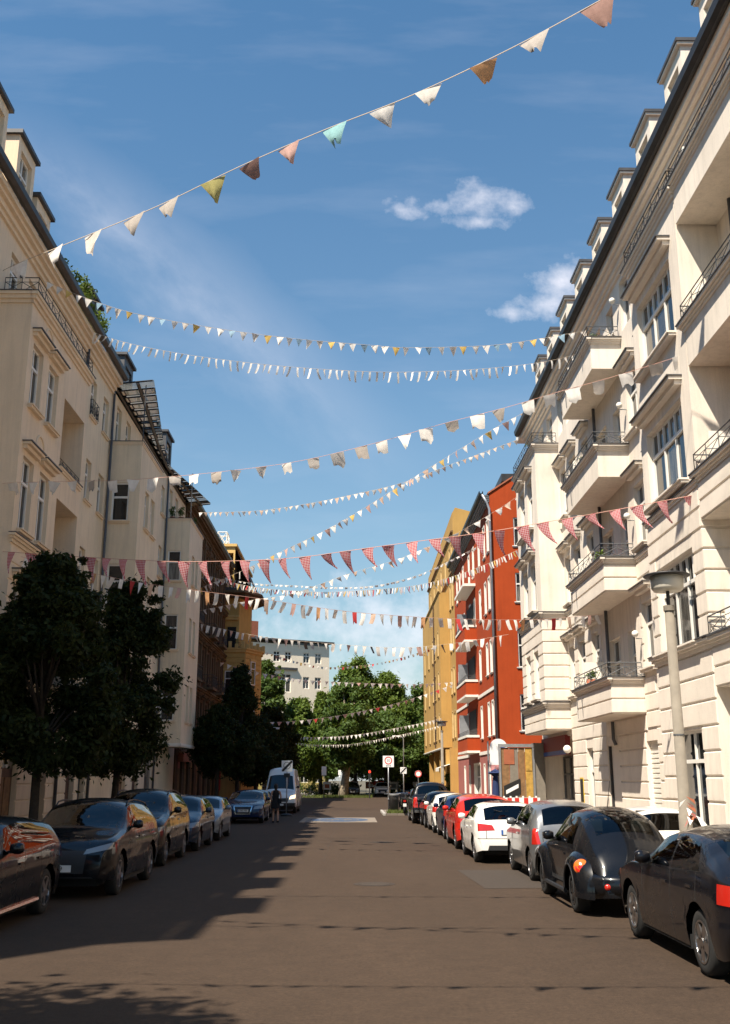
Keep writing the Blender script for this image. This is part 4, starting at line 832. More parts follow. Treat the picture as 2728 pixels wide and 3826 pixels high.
# ------------------------------------------------------------------ trees and plants
def leaf_mesh(centres, radii, n, size, name='crown', flat=.92, seed=1):
    """n leaf faces gathered in clumps round the given centres (uneven outline, gaps between clumps)"""
    rg = np.random.default_rng(seed); C = np.array(centres, float); Rr = np.array(radii, float)
    w = Rr**2.2; w /= w.sum(); idx = rg.choice(len(C), n, p=w)
    d = rg.normal(size=(n, 3)); d /= np.linalg.norm(d, axis=1)[:, None]; rad = Rr[idx]*(rg.random(n)**.42)*(.8+.4*rg.random(n)); far_ = rg.random(n) < .16; rad[far_] *= rg.uniform(1.0, 1.75, far_.sum())
    p = C[idx]+d*rad[:, None]*np.array([1, 1, flat])
    nrm = d*.6+rg.normal(size=(n, 3))*.7+np.array([0, 0, .35]); nrm /= np.linalg.norm(nrm, axis=1)[:, None]
    a = np.cross(nrm, rg.normal(size=(n, 3))); a /= np.linalg.norm(a, axis=1)[:, None]; b = np.cross(nrm, a)
    s = size*(.6+.8*rg.random(n))[:, None]
    v = np.stack([p-a*s*.9, p-b*s*.42+nrm*s*.12, p+a*s*.9, p+b*s*.42+nrm*s*.12], 1).reshape(-1, 3)
    me = bpy.data.meshes.new(name); me.vertices.add(4*n); me.vertices.foreach_set('co', v.ravel().astype(np.float32)); me.loops.add(4*n); me.polygons.add(n)
    me.loops.foreach_set('vertex_index', np.arange(4*n, dtype=np.int32)); me.polygons.foreach_set('loop_start', np.arange(0, 4*n, 4, dtype=np.int32)); me.update(calc_edges=True); return me
def tree(x, y, h, trunk_h, r, label, leaves, size, mat='leaf_dark', cr=None, seed=1, group=None, trunk_r=.14, bark='bark', lean=(0, 0), nblob=46, name='street_tree', top=1.0, cone=False):
    rg = random.Random(seed); root = empty(name, (x, y, 0), label=label, cat='tree', group=group)
    tx, ty = lean; pts = [(0, 0, -.1), (tx*.25, ty*.25, trunk_h*.5), (tx*.5, ty*.5, trunk_h), (tx*.8, ty*.8, trunk_h+(h-trunk_h)*.45), (tx, ty, h*.9)]
    tk = MB().tube(pts, [trunk_r*1.35, trunk_r, trunk_r*.9, trunk_r*.5, trunk_r*.12], 9)
    cents = []; rads = []; H = h-trunk_h
    ph = [rg.uniform(0, 6.28) for _ in range(3)]
    for k_ in range(0 if cone else 5):
        a = rg.uniform(0, 6.28); q = r*rg.uniform(.1, .75); zb_ = trunk_h+H*rg.uniform(.45, .75)
        for m_ in range(4): cents.append((tx+q*math.cos(a), ty+q*math.sin(a), zb_+m_*H*.085)); rads.append(r*(.17-.035*m_))
    for i in range(nblob):
        t = rg.random()**.8; z = trunk_h+H*(.06+.9*t)
        env = r*(math.sin(math.pi*min(1, .18+.80*t**.9))**.75)*(1.0-.25*max(0, t-.6)*top)
        if cone: env = r*(1-t)**.85+.12*r
        a = rg.uniform(0, 2*math.pi); env *= .86+.20*math.sin(2*a+ph[0]+4*t)+.14*math.sin(5*a+ph[1]-6*t); q = env*(.35+.62*rg.random()**.6); px, py = tx*t+q*math.cos(a), ty*t+q*math.sin(a)
        cents.append((px, py, z)); rads.append(r*rg.uniform(.15, .34)*(1-.35*t))
        if i % 3 == 0:
            z0 = trunk_h*.92+(z-trunk_h)*.45; k = (z0-trunk_h)/max(H, .1); tk.tube([(tx*(.5+.5*k), ty*(.5+.5*k), z0), ((px+tx*.5)*.55, (py+ty*.5)*.55, (z0+z)/2+.1), (px, py, z)], [trunk_r*.42, trunk_r*.26, trunk_r*.06], 5)
    tk.build('trunk', bark, root, False, True)
    obj('crown', leaf_mesh(cents, rads, leaves, size, seed=seed), mat, root, False); return root
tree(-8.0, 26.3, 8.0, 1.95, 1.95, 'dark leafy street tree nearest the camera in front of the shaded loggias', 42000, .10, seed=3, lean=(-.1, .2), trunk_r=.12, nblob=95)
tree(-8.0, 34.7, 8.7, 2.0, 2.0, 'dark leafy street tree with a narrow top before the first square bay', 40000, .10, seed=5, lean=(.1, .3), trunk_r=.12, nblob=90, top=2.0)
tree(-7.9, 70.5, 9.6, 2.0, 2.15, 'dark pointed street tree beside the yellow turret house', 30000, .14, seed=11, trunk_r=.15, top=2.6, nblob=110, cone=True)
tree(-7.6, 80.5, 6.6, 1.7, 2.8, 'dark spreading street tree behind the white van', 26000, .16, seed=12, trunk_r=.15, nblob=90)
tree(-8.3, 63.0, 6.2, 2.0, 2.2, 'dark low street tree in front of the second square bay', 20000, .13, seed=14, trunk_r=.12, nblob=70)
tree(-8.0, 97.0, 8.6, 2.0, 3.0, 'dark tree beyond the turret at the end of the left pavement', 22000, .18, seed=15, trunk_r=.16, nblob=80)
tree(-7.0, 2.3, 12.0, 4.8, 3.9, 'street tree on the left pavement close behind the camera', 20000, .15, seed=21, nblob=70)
# sunlit trees at the far junction
far = [(-10.0, 116, 15.4, 2.6, 2.5, 'bright tall tree right beside the yellow turret', 'leaf_mid', 2), (-6.4, 119, 11.0, 2.0, 3.9, 'bright round tree in front of the pale far house, left of its door', 'leaf_bright', 31),
       (-4.0, 125, 12.4, 2.6, 1.9, 'slim bright tree in front of the right edge of the pale far house', 'leaf_bright', 4),
       (.2, 127, 16.8, 2.4, 4.4, 'big sunlit tree in the middle of the far junction', 'leaf_bright', 6), (4.2, 128.5, 15.0, 2.4, 4.4, 'big sunlit tree right of the junction centre', 'leaf_bright', 7),
       (9.0, 131, 13.6, 2.2, 4.2, 'sunlit tree half hidden by the ochre house', 'leaf_mid', 9), (2.6, 138, 12.0, 2.0, 5.4, 'shaded tree standing behind the big junction trees', 'leaf_dark', 10),
       (8.6, 126, 8.6, 1.4, 3.6, 'low green tree beside the ochre house corner', 'leaf_mid', 13), (-3.6, 138, 8.5, 2.2, 2.4, 'low tree close to the yellow ground floor of the far house', 'leaf_mid', 15), (16.5, 134, 13, 3, 5, 'tree behind the ochre house at the park edge', 'leaf_mid', 16),
       (3.8, 122.5, 9.4, 2.6, 4.4, 'wide low crowned tree before the big junction trees', 'leaf_mid', 18), (7.4, 137, 12.0, 2, 5, 'dark backing tree right of the junction', 'leaf_dark', 19)]
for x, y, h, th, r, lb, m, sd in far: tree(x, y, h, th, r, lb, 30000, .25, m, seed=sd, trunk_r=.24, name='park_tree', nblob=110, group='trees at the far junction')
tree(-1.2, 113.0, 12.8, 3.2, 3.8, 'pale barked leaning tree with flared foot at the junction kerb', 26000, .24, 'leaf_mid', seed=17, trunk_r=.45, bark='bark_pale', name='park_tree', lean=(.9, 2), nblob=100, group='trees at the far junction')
# hedges in the park
def bush(x, y, z, rx, ry, rz, n, size, label, mat='leaf_mid', seed=1, name='bush', cat='bush'):
    rg = random.Random(seed); c = [(rg.uniform(-rx, rx)*.8, rg.uniform(-ry, ry)*.8, rg.uniform(0, rz)) for _ in range(14)]
    root = empty(name, (x, y, z), label=label, cat=cat); obj('foliage', leaf_mesh(c, [min(rx, ry, rz+.2)*rg.uniform(.5, .8) for _ in c], n, size, 'foliage', seed=seed), mat, root, False)
    st = MB()
    for q in c[:6]: st.bar((q[0]*.3, q[1]*.3, 0), q, .02, 4, .008)
    st.build('stems', 'bark', root, False); return root
bush(-4.5, 126, 0, 3.2, 1.0, 1.2, 3000, .14, 'clipped green hedge at the foot of the far house', seed=2, name='hedge', cat='hedge')
bush(6.5, 130, 0, 4.5, 1.2, 1.8, 4000, .16, 'green hedge along the park edge right of the junction', seed=3, name='hedge', cat='hedge')
bush(8.6, 95.6, .12, .5, 1.0, 2.2, 2500, .10, 'climbing green bush at the ochre house shop front', seed=4)
for i, (y, h) in enumerate(((35.4, .7), (37.0, 1.5), (39.4, 1.1), (33.9, .5))):
    bush(-10.95, y, 19.95, .35, .7, h, 700, .08, ('small green roof plant above the loggia gutter', 'tall green roof plant above the drainpipe joint', 'green roof plant next to the glass canopy', 'tiny green sprig on the left gutter')[i], 'leaf_bright', 40+i, 'roof_plant', 'plant')
for i, (x, y, z) in enumerate(((-10.9, 58.3, 16.85), (-10.4, 58.4, 16.85), (-10.0, 61.0, 16.85))):
    r_ = empty('potted_plant', (x, y, z), label=('terracotta pot with a slim plant on the left terrace wall end', 'terracotta pot with a bushy plant on the terrace corner', 'green pot plant further along the left bay terrace')[i], cat='plant')
    MB().lathe([(0, 0), (.13, 0), (.17, .26), (.14, .26), (0, .22)], 10).build('pot', 'terracotta', r_, False, True); obj('foliage', leaf_mesh([(0, 0, .5), (.05, 0, .8), (-.08, .05, .65)], [.2, .14, .16], 260, .06, 'foliage', seed=i), 'leaf_mid', r_, False)
for i, (y, s) in enumerate(((33.0, 16.67), (33.9, 16.67), (36.0, 16.67), (34.0, 8.86), (46.0, 16.8), (35.4, 12.76), (36.3, 4.95))):
    x = XB+.32
    r_ = empty('potted_plant', (x, y, s-.62 if i < 3 else s-.5), label=('red pot at the near end of the top cream balcony', 'terracotta pot in the middle of the top cream balcony', 'potted flowers at the far end of the top cream balcony', 'green plant on the third cream balcony', 'plant behind the rail of the far cream bay', 'flower pot on the second cream balcony from the top', 'flowers on the lowest cream balcony')[i], cat='plant')
    MB().lathe([(0, 0), (.13, 0), (.18, .95), (.15, .95), (0, .9)], 10).build('pot', 'terracotta', r_, False, True); obj('foliage', leaf_mesh([(0, 0, 1.05), (.1, .1, 1.15), (-.06, -.1, 1.1)], [.18, .14, .14], 220, .06, 'foliage', seed=50+i), 'leaf_bright' if i % 2 else 'leaf_mid', r_, False)
# grass at the island kerb and below the far tree
def grass(name, x0, x1, y0, y1, n, label, z=.12, hgt=.16):
    rg = np.random.default_rng(n); p = np.stack([rg.uniform(x0, x1, n), rg.uniform(y0, y1, n), np.full(n, z)], 1); a = rg.uniform(0, 6.28, n); d = np.stack([np.cos(a), np.sin(a), np.zeros(n)], 1)*.012; tip = p+np.stack([rg.normal(0, .05, n), rg.normal(0, .05, n), hgt*(.5+rg.random(n))], 1)
    v = np.stack([p-d, p+d, tip], 1).reshape(-1, 3); me = bpy.data.meshes.new(name); me.from_pydata(v.tolist(), [], [(3*i, 3*i+1, 3*i+2) for i in range(n)]); o = obj(name, me, 'grass'); return tag(o, label, 'grass', kind='stuff')
grass('grass', 1.85, 4.8, 57.55, 58.2, 2600, 'short grass strip at the foot of the parked bicycles'); grass('grass', -5.5, 2.0, 111, 112.6, 5000, 'grass strip below the trees at the far junction', .0, .25)

# ------------------------------------------------------------------ street furniture
def mast_lamp(x, y, label):
    r = empty('street_lamp', (x, y, .12), label=label, cat='street lamp', group='concrete street lamps on the right')
    MB().tube([(0, 0, 0), (0, 0, 1.2), (0, 0, 1.21), (0, 0, 4.92)], [.125, .12, .105, .085], 12).build('post', 'concrete', r, False, True)
    MB().lathe([(.105, 4.92), (.105, 5.02), (0, 5.02)], 14).build('collar', 'concrete', r, False); MB().tube([(0, 0, 5.02), (0, 0, 5.32)], .035, 8).build('neck', 'iron', r, False)
    MB().lathe([(0, 5.30), (.26, 5.30), (.30, 5.36), (.31, 5.58), (0, 5.58)], 24).build('diffuser', 'lamp_glass', r, False, True)
    MB().lathe([(0, 5.585), (.43, 5.585), (.44, 5.60), (.40, 5.625), (.12, 5.67), (0, 5.68)], 28).build('lamp_cap', 'iron', r, False, True); MB().lathe([(.103, 2.6), (.103, 2.63)], 12).build('band', 'iron_grey', r, False)
    return r
mast_lamp(6.0, 18.9, 'concrete mast street lamp with disc cap in front of the cream house'); mast_lamp(6.0, 70.0, 'smaller looking concrete street lamp with disc cap in front of the ochre house')
def arm_lamp(x, y, h, sx, label):
    r = empty('street_lamp', (x, y, 0), label=label, cat='street lamp'); MB().tube([(0, 0, 0), (0, 0, h-.3), (sx*.1, 0, h-.05), (sx*.5, 0, h)], [.07, .05, .045, .04], 8).build('post', 'galv', r, False, True)
    MB().box(min(sx*.4, sx*1.2), max(sx*.4, sx*1.2), -.14, .14, h-.03, h+.12).build('lamp_head', 'sign_white', r, False); return r
arm_lamp(5.4, 112, 6.4, -1, 'slim grey arm lamp before the trees at the junction'); arm_lamp(-8.0, 40.4, 4.6, .3, 'dark slim lamp mast rising into the second street tree'); arm_lamp(-7.3, 84, 5.9, 1, 'slim grey arm lamp in the dark tree shade on the left')
def sign(name, x, y, zc, w, h, label, draw=None, base=0.0, back='sign_white', post=.03, rz=0.0, foot=True):
    r = empty(name, (x, y, base), rz, label=label, cat='sign'); MB().tube([(0, .03, 0), (0, .03, zc+h/2)], post, 8).build('post', 'galv', r, False, True)
    p = MB().box(-w/2, w/2, -.012, .0, zc-h/2, zc+h/2).build('sign_plate', back, r, False)
    if draw: draw(p, zc)
    return r
def ring_mesh(ro, ri, y, zc, n=28, x=0):
    v = []; 
    for i in range(n): t = 2*math.pi*i/n; v += [(x+ro*math.cos(t), y, zc+ro*math.sin(t)), (x+ri*math.cos(t), y, zc+ri*math.sin(t))]
    return MB().add(v, [(2*i, (2*i+2) % (2*n), (2*i+3) % (2*n), 2*i+1) for i in range(n)])
def put_text(txt, size, parent, loc, mat, rot=(math.pi/2, 0, 0)):
    return obj('lettering', text_mesh(txt, size), mat, parent, False, loc, rot)
def d30(p, zc):
    ring_mesh(.215, .165, -.018, zc+.05).build('red_ring', 'sign_red', p, False); put_text('30', .20, p, (0, -.018, zc+.05), 'sign_grey'); put_text('ZONE', .10, p, (0, -.018, zc-.23), 'sign_grey')
sign('zone_sign', 1.95, 58.4, 2.80, .62, .62, 'square white thirty zone sign with red ring above the bicycles', d30, .1)
def dend(p, zc):
    ring_mesh(.2, .16, -.018, zc+.03).build('grey_ring', 'sign_grey', p, False)
    MB().add([(-.28, -.02, zc-.28), (-.18, -.02, zc-.28), (.28, -.02, zc+.2), (.28, -.02, zc+.28), (.2, -.02, zc+.28), (-.28, -.02, zc-.2)], [(0, 1, 2, 3, 4, 5)]).build('stripe', 'sign_black', p, False)
sl = sign('zone_end_sign', -3.65, 56.7, 2.62, .6, .6, 'grey zone end sign with dark diagonal stripe before the white van', dend, 0); MB().box(-.17, .17, -.02, .0, 2.02, 2.24).build('small_plate', 'sign_black', sl, False)
MB().lathe([(.32, 0), (.32, .08), (.12, .14), (0, .14)], 14).build('foot', 'rubber', sl, False)
sign('zone_end_sign', 4.6, 96, 2.6, .58, .58, 'small white zone end sign with diagonal stripe in front of the junction trees', dend, .1)
def dround(p, zc): ring_mesh(.3, .22, -.018, zc).build('red_ring', 'sign_red', p, False)
rs = empty('round_sign', (6.1, 98, .1), label='small round red and white sign at the ochre house corner', cat='sign'); MB().tube([(0, .03, 0), (0, .03, 2.4)], .03, 8).build('post', 'galv', rs, False)
pl = MB().lathe([(0, -.012), (.32, -.012), (.32, .0), (0, 0)], 24, 'y', (0, 0, 2.3)).build('sign_plate', 'sign_white', rs, False); ring_mesh(.31, .22, -.018, 2.3).build('red_ring', 'sign_red', pl, False)
sign('info_sign', -3.1, 108, 2.75, .5, .9, 'tall white information sign left of the junction trees', None, 0); sign('info_sign', -1.5, 110, 2.6, .3, .5, 'narrow white plate sign near the pale barked tree', None, 0)
# traffic light
tl = empty('traffic_light', (1.65, 108, 0), label='traffic light showing red at the far junction', cat='traffic light'); MB().tube([(0, 0, 0), (0, 0, 2.9)], .06, 8).build('post', 'iron', tl, False)
MB().box(-.14, .14, -.12, .12, 2.0, 2.85).build('signal_box', 'sign_black', tl, False); MB().lathe([(0, -.13), (.12, -.13), (.12, -.10)], 14, 'y', (0, 0, 2.66)).build('red_lens', 'signal_red', tl, False)
for z in (2.42, 2.18): MB().lathe([(0, -.13), (.1, -.13), (.1, -.10)], 12, 'y', (0, 0, z)).build('dark_lens', 'void', tl, False)
# stalls, boards and tents at the far side
for i, (x, y, w, h, m, z) in enumerate(((-3.2, 124, 1.0, .9, 'sign_white', .7), (3.3, 127, 1.6, .9, 'sign_red', .8), (4.7, 127, 1.5, .9, 'sign_white', .7), (8.6, 126, 1.0, 1.1, 'sign_red', .6), (7.6, 126, .9, 1.2, 'sign_white', .4), (.1, 127, .9, .8, 'sign_red', .9), (2.0, 127.4, 1.1, .8, 'terracotta', .8))):
    b = empty('poster_board', (x, y, 0), label=('white poster board with orange picture left of the pale barked tree', 'red board behind the white oncoming car', 'white board right of the white oncoming car', 'red poster board right of the arm lamp', 'white A frame board by the arm lamp', 'red board below the traffic light', 'brown board between the junction boards')[i], cat='board')
    MB().box(-w/2, w/2, -.03, .03, z, z+h).build('panel', m, b, False); MB().box(-w*.25, w*.3, -.036, -.031, z+h*.2, z+h*.7).build('picture', ('terracotta', 'sign_white', 'sign_grey', 'terracotta', 'sign_yellow', 'sign_white', 'sign_white')[i], b, False)
    for s in (-1, 1): MB().bar((s*w*.45, 0, 0), (s*w*.45, 0, z), .025).build('leg', 'wood', b, False)
for i, x in enumerate((6.0, 7.5)):
    b = empty('market_tent', (x, 127.5, 0), label=('left yellow market awning behind the junction cars', 'right yellow market awning behind the junction cars')[i], cat='tent')
    MB().add([(-.7, -.6, 2.0), (.7, -.6, 2.0), (.7, .6, 2.0), (-.7, .6, 2.0), (-.7, 0, 2.6), (.7, 0, 2.6), (-.7, -.6, 1.75), (.7, -.6, 1.75)], [(0, 1, 5, 4), (2, 3, 4, 5), (0, 6, 7, 1), (0, 4, 3), (1, 2, 5)]).build('canopy', 'sign_yellow', b, False)
    for a in ((-.65, -.55), (.65, -.55), (.65, .55), (-.65, .55)): MB().bar((*a, 0), (*a, 2), .03).build('leg', 'galv', b, False)
    MB().box(-.6, .6, -.5, -.2, 0, .9).build('counter', 'wood', b, False)
rk = bush(9.5, 118, 0, .9, .9, 1.4, 300, .1, 'pale boulder like mound beside the round sign', 'leaf_mid', 77)
# hoarding and frames in front of the red gable
hb = empty('hoarding', (8.0, 49.5, .12), label='tall galvanised poster frame with orange and yellow boards by the corner shop', cat='hoarding')
for x in (-1.0, .62): MB().box(x-.05, x+.05, -.05, .05, 0, 3.35).build('post', 'galv', hb, False)
MB().box(-1.05, .67, -.06, .06, 3.30, 3.45).build('top_rail', 'galv', hb, False); MB().box(.68, 1.15, 0, .9, 0, 3.5).build('side_board', 'concrete', hb, False)
for x0, x1, m, z0, z1 in ((-.94, -.55, 'wood', .5, 3.28), (-.53, -.12, 'concrete', .5, 3.28), (-.1, .2, 'wood', .5, 3.28), (.22, .56, 'old_yellow', .4, 3.28)): MB().box(x0, x1, .0, .04, z0, z1).build('plank', m, hb, False)
MB().box(-.80, -.30, -.02, -.004, 2.5, 3.2).build('orange_poster', 'terracotta', hb, False); MB().box(.24, .54, -.02, -.004, 2.2, 3.2).build('orange_poster', 'old_yellow', hb, False)
ps = MB().add([(-.85, -.03, .75), (-.05, -.03, 1.15), (-.05, -.03, 1.85), (-.85, -.03, 1.5)], [(0, 1, 2, 3)]).build('striped_poster', 'sign_black', hb, False); MB().add([(-.75, -.036, 1.12), (-.15, -.036, 1.42), (-.15, -.036, 1.6), (-.75, -.036, 1.3)], [(0, 1, 2, 3)]).build('poster_stripe', 'sign_white', ps, False)
br = empty('arched_sign', (8.55, 61.0, .0), label='arched white and pink shop sign on a pole before the red gable', cat='sign'); MB().tube([(-.6, 0, 0), (-.6, 0, 4.1)], .05, 8).build('post', 'galv', br, False)
arc = [(-.5, 2.3), (.55, 2.3)]+[(.02+.52*math.cos(t), 3.75+.5*math.sin(t)) for t in [math.pi*i/12 for i in range(13)]]
n = len(arc); MB().add([(x, -.03, z) for x, z in arc]+[(x, .03, z) for x, z in arc], [tuple(range(n)), tuple(range(n, 2*n))]+[(i, (i+1) % n, n+(i+1) % n, n+i) for i in range(n)]).build('sign_plate', 'sign_white', br, False)
MB().box(-.49, .54, -.038, -.031, 2.3, 2.75).build('pink_strip', 'pale_pink', br, False); MB().lathe([(0, -.04), (.16, -.04)], 12, 'y', (.25, 0, 3.7)).build('blue_mark', 'sign_blue', br, False)
ub = empty('parasol', (8.2, 60.0, 0), label='closed dark blue parasol standing before the red gable', cat='parasol'); MB().tube([(0, 0, 0), (0, 0, 2.6)], .03, 8).build('pole', 'galv', ub, False)
MB().lathe([(.05, .7), (.26, .72), (.20, 1.4), (.14, 2.1), (.45, 2.28), (.30, 2.36), (.03, 2.5)], 12).build('canopy', 'blue_cloth', ub, False); MB().lathe([(.3, 0), (.3, .1), (.05, .14)], 12).build('foot', 'concrete', ub, False)
eb = empty('utility_cabinet', (9.9, 62.5, 0), label='grey utility cabinet below the arched sign', cat='cabinet'); MB().box(-.75, .75, -.2, .2, 0, 1.9).build('body', 'zinc', eb, False); MB().box(-.72, -.02, -.215, -.201, .15, 1.8).box(.02, .72, -.215, -.201, .15, 1.8).build('door', 'galv', eb, False)
for i, (x, y, a) in enumerate(((6.7, 47.4, 0), (7.9, 47.6, .05), (6.4, 51.5, -.1))):
    b = empty('barrier_board', (x, y, .12), a, label=('white and red barrier board left of the shop steps', 'white and red barrier board in front of the poster frame', 'white and red barrier board behind the first ones at the corner')[i], cat='barrier')
    MB().box(-.62, .62, -.02, .02, .55, 1.0).build('board', 'sign_white', b, False)
    for k in range(3): MB().box(-.55+k*.42, -.35+k*.42, -.026, -.021, .56, .99).build('red_field', 'sign_red', b, False)
    for k in (-.5, -.2, .1, .4): MB().box(k, k+.08, -.02, .02, 1.001, 1.07).build('peg', 'sign_white', b, False)
    for k in (-.5, .5): MB().box(k-.04, k+.04, -.25, .25, 0, .06).box(k-.03, k+.03, -.03, .03, .06, .549).build('foot', 'rubber', b, False)
# flowers and red ribbons tied to the near lamp post
fb = empty('ribbon_bunch', (5.95, 18.75, .75), label='bunch of red and white ribbons tied to the near lamp post', cat='ribbon'); rg_ = random.Random(5)
for k in range(9):
    a = rg_.uniform(0, 6.28); MB().add([(0, -.12, .5+.05*k), (.15*math.cos(a), -.16-.1*abs(math.sin(a)), .36+.05*k), (.13*math.cos(a+.5), -.15-.1*abs(math.sin(a)), .44+.05*k)], [(0, 1, 2)]).build('ribbon', ('pink_render', 'sign_white', 'terracotta')[k % 3], fb, False)
# ------------------------------------------------------------------ cars
def chaikin(p, it=2):
    for _ in range(it):
        q = [p[0]]
        for a, b in zip(p, p[1:]): q += [(a[0]*.75+b[0]*.25, a[1]*.75+b[1]*.25), (a[0]*.25+b[0]*.75, a[1]*.25+b[1]*.75)]
        p = q+[p[-1]]
    return p
PAINT = {}
def paint(name, c, rough=.28, metal=0.0, flake=0.0):
    if name in MATS: return name
    m, T, b = newmat(name); b.inputs['Base Color'].default_value = (*c, 1); b.inputs['Roughness'].default_value = rough; b.inputs['Metallic'].default_value = metal
    b.inputs['Coat Weight'].default_value = .7; b.inputs['Coat Roughness'].default_value = .025; b.inputs['Specular IOR Level'].default_value = .12
    tc = T.node('ShaderNodeTexCoord'); d = T.noise(tc.outputs['Object'], 3.0, 5); T.l.new(T.rng(d, .35, .75, rough*.9, rough*1.25), b.inputs['Roughness'])
    bp = T.node('ShaderNodeBump'); bp.inputs['Strength'].default_value = .05; bp.inputs['Distance'].default_value = .02; T.l.new(T.noise(tc.outputs['Object'], 2.2, 2), bp.inputs['Height']); T.l.new(bp.outputs[0], b.inputs['Coat Normal'])
    return name
WHEELS = {}
def wheel_meshes(r, w, spokes, style):
    k = (round(r, 3), w, spokes, style)
    if k in WHEELS: return WHEELS[k]
    ri = r*.66; t = MB().lathe([(ri, -w/2), (ri+.02, -w/2-.006), (r*.93, -w/2), (r, -w/2+.03), (r, w/2-.03), (r*.93, w/2), (ri+.02, w/2+.006), (ri, w/2)], 32, 'y').mesh('wheel', True)
    rm = MB().lathe([(ri, w/2+.004), (ri*.95, w/2+.006), (ri*.91, w/2-.03), (ri*.90, w/2-.10), (.0, w/2-.10)], 28, 'y').mesh('rim_barrel', True)
    sp = MB(); sp.lathe([(.055, w/2-.02), (.05, w/2+.004), (0, w/2+.006)], 14, 'y'); sp.lathe([(ri*.99, w/2-.03), (ri*.99, w/2+.007), (ri*.90, w/2+.007), (ri*.90, w/2-.03)], 28, 'y')
    for i in range(spokes):
        a = 2*math.pi*i/spokes; ca, sa = math.cos(a), math.sin(a); wd = (.030 if spokes > 6 else .05); p = []
        for rr, ww in ((.03, wd), (ri*.93, wd*(.65 if style else 1.1))):
            for s in (-1, 1):
                for y in (w/2-.05, w/2+.002): p.append((rr*ca-s*ww*sa, y, rr*sa+s*ww*ca))
        sp.add(p, [(0, 1, 3, 2), (4, 6, 7, 5), (0, 2, 6, 4), (1, 5, 7, 3), (0, 4, 5, 1), (2, 3, 7, 6)])
    WHEELS[k] = (t, rm, sp.mesh('rim')); return WHEELS[k]
